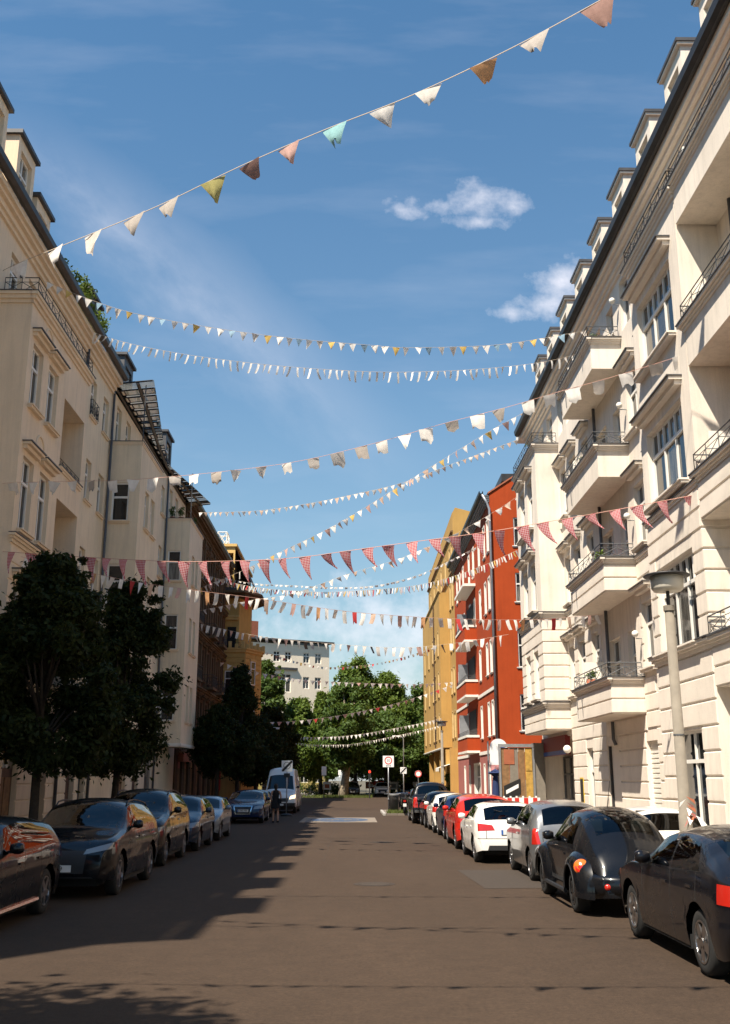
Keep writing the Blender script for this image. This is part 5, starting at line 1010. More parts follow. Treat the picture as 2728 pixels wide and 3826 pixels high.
def car(x, y, heading, label, spec, col, group=None, cname='parked_car', cat='car'):
    """heading +1 drives away from the camera, -1 towards it.  y = centre of the car along the street."""
    S = spec; L, W, H = S['L'], S['W'], S['H']; wr = S.get('wr', .31); f_o = S['fo']; wb = S['wb']; sill = S.get('sill', .24)
    root = empty(cname, (x, y, 0), (math.pi/2 if heading > 0 else -math.pi/2)+S.get('yaw', 0), label=label, cat=cat, group=group)
    prof = chaikin(S['prof'], 2); belt_t = S['belt']
    ss = sorted({round(p[0], 4) for p in prof} | {round(q, 4) for q in np.arange(.06, L-.05, .06)} | {round(sw+wr*1.22*math.cos(t), 4) for sw in (f_o, f_o+wb) for t in np.linspace(0, math.pi, 13)})
    st = [ss[0]]
    for q in ss[1:]:
        if q-st[-1] > .007: st.append(q)
    st[-1] = L; fr_, rr_ = S.get('fround', .55), S.get('rround', .45); fk, rk = S.get('fk', .20), S.get('rk', .16)
    bul = S.get('bulge', 0.0)
    def halfw(s):
        w = W/2
        if s < fr_: w *= 1-fk*(1-s/fr_)**2.2
        if L-s < rr_: w *= 1-rk*(1-(L-s)/rr_)**2.4
        return w
    ra = wr*1.20
    rows = []; n1, n2, n3 = 11, 8, 9
    for s in st:
        zt = lerp_tab(prof, s); w = halfw(s); zb = sill+S.get('fb', .06)*max(0, 1-s/.35)+S.get('rb', .08)*max(0, 1-(L-s)/.35)
        fen = 0
        for sw in (f_o, f_o+wb):
            d = abs(s-sw)
            if d < ra: zb = max(zb, wr+math.sqrt(ra*ra-d*d))
            fen = max(fen, math.exp(-(d/(wr*1.25))**2))
        be = min(lerp_tab(belt_t, s), zt-.03); be = max(be, zb+.05); zt = max(zt, be+.03)
        row = []
        for i in range(n1):
            t = i/(n1-1); z = zb+(be-zb)*t; q = (z-.62)/.45
            yy = w*(1-.045*q*q*(1.6 if z < .5 else 1))-bul*.9
            if bul == 0: yy -= .012*math.exp(-((z-be*.62)/.035)**2)      # a crease along the flank
            row.append((yy, z))
        yb = row[-1][0]; gh = zt-be; ce = min(.11, gh*.38); ze = zt-ce; ye = max(.12, yb-.02-S.get('tum', .30)*max(0, ze-be)-.05*min(1, gh/.1))
        for i in range(1, n2+1):
            t = i/n2; row.append((yb+(ye-yb)*t+.018*math.sin(math.pi*t)*min(1, gh/.3), be+(ze-be)*t))
        for i in range(1, n3+1):
            t = i/n3; yv = ye*(1-t); row.append((yv, ze+(zt-ze)*(1-(yv/ye)**2.6)))
        rows.append(row)
    bm = bmesh.new(); grid = []; m = len(rows[0])
    for s, row in zip(st, rows):
        vl = [bm.verts.new((L/2-s, yv, z)) for yv, z in row]; vr = [bm.verts.new((L/2-s, -yv, z)) for yv, z in row[:-1]]; grid.append(vl+vr[::-1])
    k = len(grid[0])
    for a, b in zip(grid, grid[1:]):
        for j in range(k-1): bm.faces.new((a[j], a[j+1], b[j+1], b[j]))
    for g_ in (grid[0], grid[-1]): bm.faces.new(g_)
    bmesh.ops.recalc_face_normals(bm, faces=bm.faces)
    if sum(f.normal.z*f.calc_area() for f in bm.faces) < 0: bmesh.ops.reverse_faces(bm, faces=bm.faces)
    X = lambda s: L/2-s
    def carve(planes, name, mat, pred, dx=0.0, parent=root, smooth=True):
        """cut a convex region out of the body skin and make it a part of its own"""
        fs = [f for f in bm.faces if pred(f.calc_center_median(), f.normal)]
        for co, no in planes:
            geom = list({v for f in fs for v in f.verts})+list({e for f in fs for e in f.edges})+fs
            res = bmesh.ops.bisect_plane(bm, geom=geom, dist=1e-5, plane_co=co, plane_no=no)
            fs = [g for g in res['geom'] if isinstance(g, bmesh.types.BMFace)]
        ins = [f for f in fs if f.is_valid and all((f.calc_center_median()-Vector(co)).dot(Vector(no)) < 1e-5 for co, no in planes)]
        if not ins: return None
        me = bpy.data.meshes.new(name); idx = {}; vv = []; ff = []
        for f in ins:
            q = []
            for v in f.verts:
                if v not in idx: idx[v] = len(vv); vv.append(tuple(v.co+v.normal*dx))
                q.append(idx[v])
            ff.append(q)
        me.from_pydata(vv, [], ff); 
        if smooth: me.shade_smooth()
        bmesh.ops.delete(bm, geom=ins, context='FACES'); return obj(name, me, mat, parent, False)
    def poly_planes(pts, ax):
        """half planes of a convex polygon; ax='side': pts (s,z); 'end': pts (y,z); 'top': pts (s,y)"""
        cx = sum(p[0] for p in pts)/len(pts); cy = sum(p[1] for p in pts)/len(pts); out = []
        for (a, b), (c, d) in zip(pts, pts[1:]+pts[:1]):
            nx, ny = (d-b), -(c-a); ln = math.hypot(nx, ny) or 1; nx, ny = nx/ln, ny/ln
            if (cx-a)*nx+(cy-b)*ny > 0: nx, ny = -nx, -ny
            if ax == 'side': out.append((Vector((X(a), 0, b)), Vector((-nx, 0, ny))))
            elif ax == 'end': out.append((Vector((0, a, b)), Vector((0, nx, ny))))
            else: out.append((Vector((X(a), b, 0)), Vector((-nx, ny, 0))))
        return out
    glass = S.get('glass', 'car_glass')
    # windscreen and rear window: bounded in s along the roof line and by the pillars
    for nm, (s0, s1, k0, k1) in (('windscreen', S['ws']), ('rear_window', S['rw'])):
        if s0 is None: continue
        def hy(s, kk): 
            j = min(range(len(st)), key=lambda i: abs(st[i]-s)); return rows[j][n1+n2-1][0]*kk
        a, b = (s0, s1)
        for sg in (0,):
            pl = poly_planes([(a, -hy(a, k0)), (b, -hy(b, k1)), (b, hy(b, k1)), (a, hy(a, k0))], 'top')
            w_ = carve(pl, nm, glass, lambda c, n: X(c.x) > a-.15 and X(c.x) < b+.15 and c.z > S['glz'] and n.z > .05 and abs(c.y) < W*.5)
    for sg in (1, -1):
        for pts in S['sw']:
            carve(poly_planes(pts, 'side'), 'side_window', glass, lambda c, n, sg=sg: c.y*sg > .25 and c.z > S['glz']-.1 and n.y*sg > .5)
        for wa, wb_ in zip(S['sw'], S['sw'][1:]): carve(poly_planes([wa[1], wb_[0], wb_[-1], wa[2]], 'side'), 'pillar', 'gloss_black', lambda c, n, sg=sg: c.y*sg > .25 and c.z > S['glz']-.1 and n.y*sg > .4 and abs(X(c.x)-wa[1][0]) < .4)
        for pts in S.get('seams', []):
            carve(poly_planes([(pts, sill), (pts+.016, sill), (pts+.016, 1.35), (pts, 1.35)], 'side'), 'door_gap', 'void', lambda c, n, sg=sg: c.y*sg > .3 and n.y*sg > .4 and c.z < lerp_tab(belt_t, pts)+.02 and abs(X(c.x)-pts) < .2)
    # lights, grille, bumper inserts
    for nm, mt, ax, pts, lim in S.get('lights', []):
        for sg in (1, -1):
            q = [(a*(sg if ax == 'end' else 1), b) for a, b in pts]
            if ax == 'end': carve(poly_planes(q, 'end'), nm, mt, lambda c, n, sg=sg: c.y*sg > -.02 and (X(c.x) < lim if lim > 0 else X(c.x) > L+lim), .004)
            else: carve(poly_planes(q, 'side'), nm, mt, lambda c, n, sg=sg: c.y*sg > .2 and n.y*sg > .05, .004)
    if bul == 0 and S.get('gaps', True):
        zg = S['glz']
        for sg in (1, -1): carve(poly_planes([(sg*.60, .58), (sg*.614, .58), (sg*.614, zg-.02), (sg*.60, zg-.02)], 'end'), 'panel_gap', 'void', lambda c, n, sg=sg: c.y*sg > .3 and X(c.x) > L-.3)
        carve(poly_planes([(-W*.46, .565), (W*.46, .565), (W*.46, .58), (-W*.46, .58)], 'end'), 'panel_gap', 'void', lambda c, n: X(c.x) > L-.25)
    for nm, mt, pts, lim in S.get('mid', []):
        carve(poly_planes(pts, 'end'), nm, mt, lambda c, n: (X(c.x) < lim if lim > 0 else X(c.x) > L+lim), .003)
    if S.get('blackroof'): carve([(Vector((0, 0, S['blackroof'])), Vector((0, 0, -1)))], 'roof_panel', S.get('roofmat', 'gloss_black'), lambda c, n: c.z > S['blackroof']-.1 and n.z > -.2)
    me = bpy.data.meshes.new('body'); bm.to_mesh(me); bm.free(); me.shade_smooth(); bo = obj('body', me, col, root, False)
    # underside and wheel housings
    ub = MB(); hw = W/2-.28
    e = .25 if bul == 0 else .75; kk = 1 if bul == 0 else .72
    ub.box(-L/2+e, L/2-e, -hw*kk, hw*kk, .20, .62 if bul == 0 else .5); ub.box(X(f_o+wb-ra-.02), X(f_o+ra+.02), -W/2+.06+bul, W/2-.06-bul, .20, .34)
    if bul == 0: ub.box(X(f_o-ra-.02), L/2-.28, -W/2+.18, W/2-.18, .24, .40); ub.box(-L/2+.22, X(f_o+wb+ra+.02), -W/2+.15, W/2-.15, .26, .42)
    ub.build('underbody', 'interior', root, False)
    # wheels
    t, rm, sp = wheel_meshes(wr, S.get('tw', .20), S.get('spokes', 10), S.get('wstyle', 1)); off = W/2-.125-(.02 if bul == 0 else .05)
    for sw in (f_o, f_o+wb):
        for sg in (1, -1):
            w_ = obj('wheel', t, 'tyre', root, False, (X(sw), sg*off, wr), (0, random.uniform(0, 6), 0 if sg > 0 else math.pi)); obj('rim_barrel', rm, 'iron', w_, False); obj('rim', sp, S.get('rimmat', 'alloy'), w_, False)
    # cabin: seats, dashboard, wheel
    c0, c1 = S['cab']; se = MB(); fl = .42
    if S.get('interior', True):
        for s in (c0+(c1-c0)*.40, c0+(c1-c0)*.78):
            for sg in (1, -1):
                q = MB().box(X(s+.12)-.06, X(s)+.32, sg*.37-.24, sg*.37+.24, fl, fl+.17).add([(X(s)-.02, sg*.37-.23, fl+.15), (X(s)-.02, sg*.37+.23, fl+.15), (X(s)-.22, sg*.37+.20, fl+.70), (X(s)-.22, sg*.37-.20, fl+.70), (X(s)-.14, sg*.37-.23, fl+.15), (X(s)-.14, sg*.37+.23, fl+.15), (X(s)-.31, sg*.37+.20, fl+.70), (X(s)-.31, sg*.37-.20, fl+.70)], [(0, 1, 2, 3), (4, 7, 6, 5), (0, 4, 5, 1), (3, 2, 6, 7), (0, 3, 7, 4), (1, 5, 6, 2)])
                q.box(X(s)-.33, X(s)-.23, sg*.37-.13, sg*.37+.13, fl+.74, fl+.92); q.build('seat', 'seat', root, False)
        MB().box(X(c0+.62), X(c0+.05), -W/2+.14, W/2-.14, .62, S['glz']+.0).build('dashboard', 'interior', root, False)
        MB().tube([(X(c0+.80)+.06*math.sin(a), .37+.18*math.cos(a), .90+.17*math.sin(a)) for a in [2*math.pi*i/14 for i in range(15)]], .018, 6, False).build('steering_wheel', 'interior', root, False)
        MB().box(X(c1), X(c0), -W/2+.12, W/2-.12, .35, fl-.01).build('cabin_floor', 'interior', root, False); MB().box(-L/2+(.2 if bul == 0 else .8), X(c1)-.02, -W/2+.16+bul*2, W/2-.16-bul*2, .45, S['glz']-(.12 if bul == 0 else .25)).build('luggage_cover', 'interior', root, False)
    # mirrors, handles, plates, wipers
    ms, mz = S.get('mirror', (S['cab'][0]+.62, S['glz']+.04))
    for sg in (1, -1):
        yb = lerp_tab([(a, r_[n1-1][0]) for a, r_ in zip(st, rows)], ms)
        mr = MB().lathe([(.0, -.10), (.06, -.095), (.085, -.03), (.085, .03), (.06, .075), (0, .08)], 10, 'y'); me = mr.mesh('mirror', True); o = obj('mirror', me, S.get('mirmat', col), root, False, (X(ms), sg*(yb+.10), mz+.06)); o.scale = (.75, 1, .9)
        MB().box(-.03, .03, -.16, .0, -.07, -.03).build('mirror_arm', 'interior', o, False) if sg > 0 else MB().box(-.03, .03, 0, .16, -.07, -.03).build('mirror_arm', 'interior', o, False)
        for hs in S.get('handles', []):
            yh = lerp_tab([(a, r_[n1-2][0]) for a, r_ in zip(st, rows)], hs); MB().box(X(hs)-.09, X(hs)+.09, sg*(yh+.012)-.014, sg*(yh+.012)+.014, lerp_tab(belt_t, hs)-.15, lerp_tab(belt_t, hs)-.12).build('door_handle', S.get('hmat', col), root, False)
        if S.get('skirt'): MB().tube([(X(f_o+ra+.03), sg*(W/2-.035), sill+.03), (X(f_o+wb-ra-.03), sg*(W/2-.035), sill+.03)], .035, 6).build('sill_trim', S['skirt'], root, False)
        if S.get('rails'):
            ed = lambda s, dz: (lambda q: (X(s), sg*q[0]*.95, q[1]+dz))(rows[min(range(len(st)), key=lambda i: abs(st[i]-s))][n1+n2-1])
            r0, r1 = S['rails']; MB().tube([ed(r0, .02)]+[ed(r0+.12+(r1-r0-.24)*k/6, .07) for k in range(7)]+[ed(r1, .02)], .016, 6).build('roof_rail', 'iron', root, False)
        if S.get('arch'):
            for sw in (f_o, f_o+wb):
                pts = [(X(sw+ra*math.cos(a)), sg*(lerp_tab([(q, halfw(q)) for q in st], sw)-.018), wr+ra*math.sin(a)) for a in np.linspace(.05, math.pi-.05, 15)]; MB().tube(pts, .022, 5, False).build('arch_trim', 'rubber', root, False)
    for which, z in (('front', S.get('fz', .48)), ('rear', S.get('rz', .80))):
        sg = 1 if which == 'front' else -1; px = sg*(L/2+.012-(S.get('fin', 0) if sg > 0 else S.get('rin', 0))); pl = MB().box(min(px, px+sg*.012), max(px, px+sg*.012), -.26, .26, z-.055, z+.055).build('number_plate', 'plate', root, False)
        MB().box(min(px+sg*.0125, px+sg*.014), max(px+sg*.0125, px+sg*.014), *((.21, .258) if sg < 0 else (-.258, -.21)), z-.053, z+.053).build('blue_field', 'sign_blue', pl, False)
        tx = S.get('ftxt' if sg > 0 else 'rtxt')
        if tx: put_text(tx, .10, pl, (px+sg*.016, 0, z), 'sign_black', (math.pi/2, 0, math.pi/2 if sg > 0 else -math.pi/2))
    if S.get('antenna'): a = S['antenna']; MB().tube([(X(a), 0, H-.03), (X(a)-.28, 0, H+.42)], [.008, .003], 5).build('antenna', 'rubber', root, False)
    if S.get('rwiper'): a = S['rwiper']; MB().bar((X(a[0]), -.02, a[1]), (X(a[0])-.02, .38, a[1]+.1), .01).build('rear_wiper', 'rubber', root, False)
    for nm, mt, b in S.get('extra', []): MB().box(*b).build(nm, mt, root, False)
    return root
paint('gloss_black', (.008, .008, .009)); paint('paint_black', (.006, .006, .008)); paint('paint_blackblue', (.004, .0045, .006)); paint('paint_silver', (.20, .205, .21), .3, .6); paint('paint_white', (.0, .0, .0)) if False else None
paint('paint_carwhite', (.76, .74, .70)); paint('paint_red', (.50, .022, .012)); paint('paint_navy', (.006, .014, .05)); paint('paint_grey', (.045, .048, .052), .3, .3); paint('paint_bluegrey', (.22, .27, .33), .3, .5); paint('paint_greyblue', (.02, .035, .06), .3, .2)
def hatch(L=3.95, W=1.74, H=1.42, fo=.80, wb=2.47, wr=.315, **kw):
    """five-door hatchback proportions"""
    r = H/1.42
    S = dict(L=L, W=W, H=H, fo=fo, wb=wb, wr=wr, glz=.92*r, cab=(1.02, L-.55),
        prof=[(0, .50), (.02, .62), (.10, .74), (.35, .85*r), (.95, .97*r), (1.15, 1.01*r), (1.62, 1.31*r), (1.95, 1.40*r), (2.4, 1.42*r), (3.0, 1.40*r), (L-.52, 1.35*r), (L-.40, 1.28*r), (L-.14, .99*r), (L-.06, .90*r), (L-.02, .70), (L, .50)],
        belt=[(0, .62), (.3, .76), (1.0, .90*r), (L*.6, .94*r), (L-.5, .98*r), (L-.1, .92*r), (L, .6)],
        ws=(1.16, 1.72, .92, .90), rw=(L-.47, L-.15, .86, .84),
        sw=[[(1.42, .95*r), (2.28, .97*r), (2.28, 1.31*r), (1.86, 1.31*r)], [(2.34, .97*r), (L-.72, 1.0*r), (L-.80, 1.27*r), (2.34, 1.31*r)]],
        seams=[1.30, 2.30, 3.05], handles=[2.12, 2.95], fz=.45, rz=.72, rin=.02, sill=.23,
        lights=[('headlight', 'lens_clear', 'end', [(.48, .62), (.88, .66), (.88, .80), (.52, .74)], .55), ('taillight', 'lens_red', 'end', [(.50, .74), (.90, .76), (.90, .95), (.56, .93)], -.32)],
        mid=[('grille', 'iron', [(-.42, .34), (.42, .34), (.46, .60), (-.46, .60)], .25), ('rear_skirt', 'iron', [(-.62, .2), (.62, .2), (.55, .42), (-.55, .42)], -.3)])
    S.update(kw); return S
RX = 2.93   # outer tyre line of the right-hand row
def at_right(off, W): return off+W/2-.03
# right row, nearest first
s0 = hatch(L=4.45, W=1.80, H=1.46, fo=.88, wb=2.62, wr=.325, spokes=5, wstyle=0, glass='car_glass')
s0.update(prof=[(0, .50), (.02, .62), (.12, .76), (.4, .86), (1.1, .98), (1.35, 1.02), (1.95, 1.36), (2.3, 1.44), (2.8, 1.46), (3.4, 1.42), (3.85, 1.25), (4.25, 1.06), (4.38, 1.0), (4.44, .7), (4.45, .5)], ws=(1.38, 2.06, .92, .9), rw=(3.5, 4.1, .86, .82), cab=(1.25, 3.7), sw=[[(1.68, .97), (2.6, .99), (2.6, 1.34), (2.14, 1.34)], [(2.66, .99), (3.6, 1.02), (3.35, 1.28), (2.66, 1.34)]], seams=[1.5, 2.63, 3.5], handles=[2.45, 3.3])
car(at_right(3.58, 1.8), 12.37, 1, 'near black car cropped by the right edge with bright alloy wheel', s0, 'paint_black')
# rounded bubble-shaped car
def bubble():
    L = 4.08; prof = [(0, .42), (.03, .55), (.14, .68), (.40, .82), (.75, .93), (1.05, .99), (1.30, 1.10), (1.62, 1.35), (2.0, 1.49), (2.35, 1.52), (2.80, 1.49), (3.22, 1.37), (3.56, 1.15), (3.80, .94), (3.95, .74), (4.02, .56), (L, .36)]
    return dict(L=L, W=1.72, H=1.50, fo=.76, wb=2.51, wr=.32, glz=.93, cab=(1.15, 3.2), prof=prof, bulge=.12, tum=.34, fk=.40, rk=.34, fround=1.0, rround=1.0, sill=.24, fb=.06, rb=.04,
        belt=[(0, .50), (.4, .72), (1.1, .90), (2.0, .93), (2.9, .93), (3.4, .86), (3.8, .70), (L, .48)],
        ws=(1.32, 1.82, .9, .9), rw=(2.88, 3.52, .88, .80), sw=[[(1.52, .955), (2.52, .965), (2.52, 1.36), (2.12, 1.38), (1.80, 1.30)], [(2.58, .965), (3.05, .965), (2.95, 1.24), (2.58, 1.36)]],
        seams=[1.38, 2.62], handles=[2.46], mirror=(1.62, .97), antenna=2.45, rz=.62, rin=.06, spokes=8, rimmat='alloy_dark', arch=False, skirt='rubber', tw=.205,
        lights=[],
        extra=[])
def bubble_parts(r, S):
    L, W, wr = S['L'], S['W'], S['wr']; X = lambda s: L/2-s; ra = wr*1.17; yo = W/2-.005
    for sw, nm in ((S['fo'], 'front_fender'), (S['fo']+S['wb'], 'rear_fender')):
        for sg in (1, -1):
            v = []; nt, nr = 22, 7
            for i in range(nt+1):
                t = -.12+(math.pi+.24)*i/nt
                for k in range(nr+1):
                    q = k/nr; rr = ra+.235*q*(1+.25*(math.cos(t)**2)); v.append((X(sw)+rr*math.cos(t)*1.04, sg*(yo-.30*(1-math.sqrt(max(0, 1-(q*.98)**2)))), max(.22, wr+rr*math.sin(t)*.98)))
            f = MB().add(v, [(i*(nr+1)+k, i*(nr+1)+k+1, (i+1)*(nr+1)+k+1, (i+1)*(nr+1)+k) for i in range(nt) for k in range(nr)]).build(nm, 'paint_blackblue', r, False, True)
            MB().tube([(X(sw)+ra*math.cos(t), sg*(yo-.006), wr+ra*math.sin(t)) for t in [math.pi*i/16 for i in range(17)]], .018, 5, False).build('fender_lip', 'rubber', f, False, True)
            back = -1 if nm == 'rear_fender' else 1
            p = Vector((X(sw)+back*(ra+.175)*math.cos(R(42))*1.05, sg*(yo-.115), wr+(ra+.175)*math.sin(R(42)))); nrm = Vector((back*.86, sg*.30, .40)).normalized()
            dome = [(.118, -.03), (.117, 0), (.10, .022), (.06, .036), (0, .040)]; me = MB().lathe(dome, 20).mesh('lens', True)
            ln = obj('taillight' if back < 0 else 'headlight', me, 'lens_orange' if back < 0 else 'lens_clear', f, False, p, nrm.to_track_quat('Z', 'Y').to_euler())
            if back < 0:
                n = 12; MB().add([(0, 0, .044)]+[(.10*math.cos(math.pi+math.pi*i/n)*.92, .10*math.sin(math.pi+math.pi*i/n)*.92-.008, .030) for i in range(n+1)], [(0, i+1, i+2) for i in range(n)]).build('brake_lens', 'lens_red', ln, False, True)
    for sgx, nm in ((-1, 'rear_bumper'), (1, 'front_bumper')):
        v = []; n = 20; pr = [(0, .30), (.05, .33), (.07, .42), (.06, .52), (.02, .58), (-.06, .60)]
        for i in range(n+1):
            y = -.80+1.6*i/n; x0 = L/2+.0-.40*abs(y/.8)**2.6
            for d, z in pr: v.append((sgx*(x0+d), y, z))
        m = len(pr); b = MB().add(v, [(i*m+k, i*m+k+1, (i+1)*m+k+1, (i+1)*m+k) for i in range(n) for k in range(m-1)]).build(nm, 'paint_blackblue', r, False, True)
        if sgx < 0:
            for sg in (1, -1): obj('reflector', MB().lathe([(.045, 0), (.04, .012), (0, .016)], 14).mesh('reflector', True), 'lens_red', b, False, (-(L/2-.40*(.45/.8)**2.6+.075), sg*.45, .43), Vector((-1, sg*.35, .05)).normalized().to_track_quat('Z', 'Y').to_euler())
bub = car(at_right(3.30, 1.72), 17.42, 1, 'black rounded bubble shaped car with round orange tail lights', bubble(), 'paint_blackblue'); bubble_parts(bub, bubble())
s2 = hatch(L=3.83, W=1.66, H=1.54, fo=.76, wb=2.46, wr=.30, spokes=14, wstyle=1, handles=[2.0], seams=[1.25, 2.45])
s2.update(prof=[(0, .50), (.02, .62), (.10, .76), (.30, .90), (.80, 1.02), (1.0, 1.07), (1.45, 1.38), (1.8, 1.51), (2.3, 1.54), (2.9, 1.52), (3.35, 1.45), (3.5, 1.36), (3.68, 1.06), (3.74, .95), (3.80, .72), (3.83, .5)], belt=[(0, .62), (.3, .8), (1.0, .96), (2.4, .99), (3.3, 1.01), (3.7, .95), (3.83, .6)], glz=.97,
    ws=(1.02, 1.54, .92, .9), rw=(3.38, 3.66, .86, .85), sw=[[(1.24, 1.0), (2.26, 1.02), (2.26, 1.42), (1.72, 1.42)], [(2.34, 1.02), (3.05, 1.05), (2.98, 1.36), (2.34, 1.42)]], cab=(.95, 3.3),
    lights=[('headlight', 'lens_clear', 'end', [(.46, .66), (.82, .70), (.82, .86), (.5, .82)], .5), ('taillight', 'lens_red', 'end', [(.66, .72), (.86, .70), (.86, 1.02), (.70, 1.0)], -.2)])
car(at_right(3.50, 1.66), 22.36, 1, 'silver grey small hatchback between the bubble car and the white one', s2, 'paint_silver')
s3 = hatch(L=3.95, W=1.76, H=1.42, blackroof=1.375, spokes=10, rtxt='LN    ', rwiper=(3.62, 1.12), rimmat='alloy')
s3['lights'] = [s3['lights'][0], ('taillight', 'lens_red', 'end', [(.40, .76), (.80, .745), (.80, .92), (.46, .88)], -.35)]
s3['glass'] = 'dark_glass'; a1 = car(at_right(2.92, 1.76), 26.97, 1, 'white hatchback with black roof and red tail light wedges', s3, 'paint_carwhite')
s4 = hatch(L=4.2, W=1.80, H=1.52, fo=.84, wb=2.53, wr=.335, spokes=5, glass='dark_glass', handles=[2.2], arch=False)
car(at_right(2.92, 1.8), 31.7, 1, 'bright red compact car ahead of the white one', s4, 'paint_red')
car(at_right(3.0, 1.74), 36.5, 1, 'dark navy hatchback between the red and the second white car', hatch(H=1.47, glass='dark_glass'), 'paint_navy')
car(at_right(2.95, 1.72), 40.6, 1, 'second white hatchback further up the right row', hatch(L=3.8, W=1.72, H=1.43, glass='dark_glass'), 'paint_carwhite')
car(at_right(2.9, 1.7), 44.6, 1, 'small black hatchback just behind the pickup', hatch(L=3.7, W=1.68, H=1.47, wb=2.35, glass='dark_glass'), 'paint_black')
def pickup():
    L = 5.2; prof = [(0, .60), (.02, .8), (.12, .98), (.5, 1.08), (1.2, 1.16), (1.4, 1.2), (2.0, 1.66), (2.3, 1.80), (2.8, 1.82), (3.3, 1.79), (3.42, 1.72), (3.62, 1.22), (3.70, 1.20), (5.1, 1.20), (5.17, 1.16), (5.19, .8), (L, .6)]
    return dict(L=L, W=1.86, H=1.82, fo=.92, wb=3.15, wr=.40, glz=1.1, cab=(1.3, 3.4), prof=prof, sill=.42, tw=.25, spokes=6, belt=[(0, .8), (.4, .98), (1.3, 1.1), (3.5, 1.14), (3.7, 1.12), (5.1, 1.12), (L, .75)], ws=(1.42, 2.1, .92, .9), rw=(3.44, 3.6, .84, .82),
        sw=[[(1.7, 1.15), (2.5, 1.16), (2.5, 1.66), (2.15, 1.66)], [(2.56, 1.16), (3.3, 1.18), (3.26, 1.64), (2.56, 1.66)]], seams=[1.5, 2.53, 3.45], handles=[2.4, 3.2], rz=.62, glass='dark_glass', rails=(2.3, 3.3), fk=.14, rk=.05, rround=.2,
        lights=[('headlight', 'lens_clear', 'end', [(.5, .85), (.9, .88), (.9, 1.04), (.55, 1.0)], .5), ('taillight', 'lens_red', 'end', [(.70, .72), (.93, .72), (.93, 1.16), (.74, 1.16)], -.25)], mid=[('grille', 'iron', [(-.5, .65), (.5, .65), (.5, .95), (-.5, .95)], .2), ('bumper', 'chrome', [(-.85, .46), (.85, .46), (.85, .60), (-.85, .60)], -.3)], rtxt=None)
car(at_right(2.66, 1.86), 49.0, 1, 'black pickup truck with tall red tail lights parked before the cross street', pickup(), 'paint_black', cat='pickup truck', cname='parked_pickup')
car(3.95, 60.6, 1, 'dark car parked behind the bicycles at the island', hatch(H=1.47, glass='dark_glass'), 'paint_grey')
# white car standing on the right-hand pavement behind the bubble car
car(6.15, 22.1, 1, 'white car on the pavement behind the bubble car, only its roof showing', hatch(L=4.1, W=1.70, H=1.40, glass='dark_glass'), 'paint_carwhite')
# left row, fronts towards the camera
def suv(L=4.5, W=1.84, H=1.60, **kw):
    r = H/1.6; S = hatch(L=L, W=W, H=H, fo=.90, wb=2.68, wr=.35, spokes=5)
    S.update(prof=[(0, .55), (.02, .70), (.10, .86), (.30, .97*r), (1.05, 1.07*r), (1.25, 1.11*r), (1.85, 1.48*r), (2.2, 1.58*r), (2.7, 1.6*r), (3.4, 1.56*r), (L-.55, 1.48*r), (L-.4, 1.38*r), (L-.15, 1.08*r), (L-.06, .98*r), (L-.02, .75), (L, .55)], belt=[(0, .7), (.3, .9), (1.2, 1.02*r), (3.0, 1.06*r), (L-.4, 1.1*r), (L-.1, .98), (L, .65)], glz=1.04*r, ws=(1.27, 1.95, .92, .9), rw=(L-.5, L-.16, .86, .84), cab=(1.15, L-.6),
        sw=[[(1.58, 1.08*r), (2.5, 1.10*r), (2.5, 1.47*r), (2.06, 1.47*r)], [(2.56, 1.10*r), (3.5, 1.13*r), (3.4, 1.43*r), (2.56, 1.47*r)], [(3.56, 1.14*r), (3.9, 1.16*r), (3.75, 1.38*r), (3.5, 1.42*r)]], seams=[1.42, 2.53, 3.5], handles=[2.36, 3.3], sill=.28, fz=.50, rails=(2.1, 3.9),
        lights=[('headlight', 'lens_clear', 'end', [(.44, .72), (.86, .80), (.88, .90), (.48, .80)], .55), ('taillight', 'lens_red', 'end', [(.50, .85), (.92, .85), (.92, 1.0), (.56, 1.0)], -.32)], mid=[('grille', 'iron', [(-.46, .42), (.46, .42), (.50, .78), (-.50, .78)], .2), ('front_trim', 'alloy_dark', [(-.7, .30), (.7, .30), (.6, .37), (-.6, .37)], .3)]); S.update(kw); return S
def at_left(off, W): return off-W/2+.03
GL = 'dark_glass'
car(at_left(-4.62, 1.8), 14.8, -1, 'dark car cropped by the left edge, rear quarter window showing', hatch(L=4.4, W=1.8, H=1.46, fo=.86, wb=2.62, wr=.325, glass=GL, spokes=5, skirt='chrome'), 'paint_black')
s_ = suv(glass=GL, ftxt='     39', spokes=5); car(at_left(-4.08, 1.84), 20.0, -1, 'black sport utility car with slim headlights and plate ending 39', s_, 'paint_black')
s_ = suv(L=4.4, W=1.80, H=1.72, glass=GL, fo=.86, wb=2.6, wr=.33); car(at_left(-4.36, 1.8), 26.0, -1, 'tall black people carrier with roof rails behind the sport utility car', s_, 'gloss_black')
car(at_left(-4.32, 1.74), 30.85, -1, 'dark grey blue hatchback in the shaded left row', hatch(H=1.5, glass=GL), 'paint_greyblue')
s_ = hatch(L=3.65, W=1.69, H=1.41, fo=.66, wb=2.47, wr=.30, glass=GL, spokes=8, blackroof=1.36); s_['lights'] = [('headlight', 'lens_clear', 'end', [(.60+.13*math.cos(t), .74+.11*math.sin(t)) for t in [2*math.pi*i/12 for i in range(12)]], .6), s_['lights'][1]]
car(at_left(-4.36, 1.69), 35.75, -1, 'small silver blue retro hatchback with round headlights and dark roof', s_, 'paint_bluegrey')
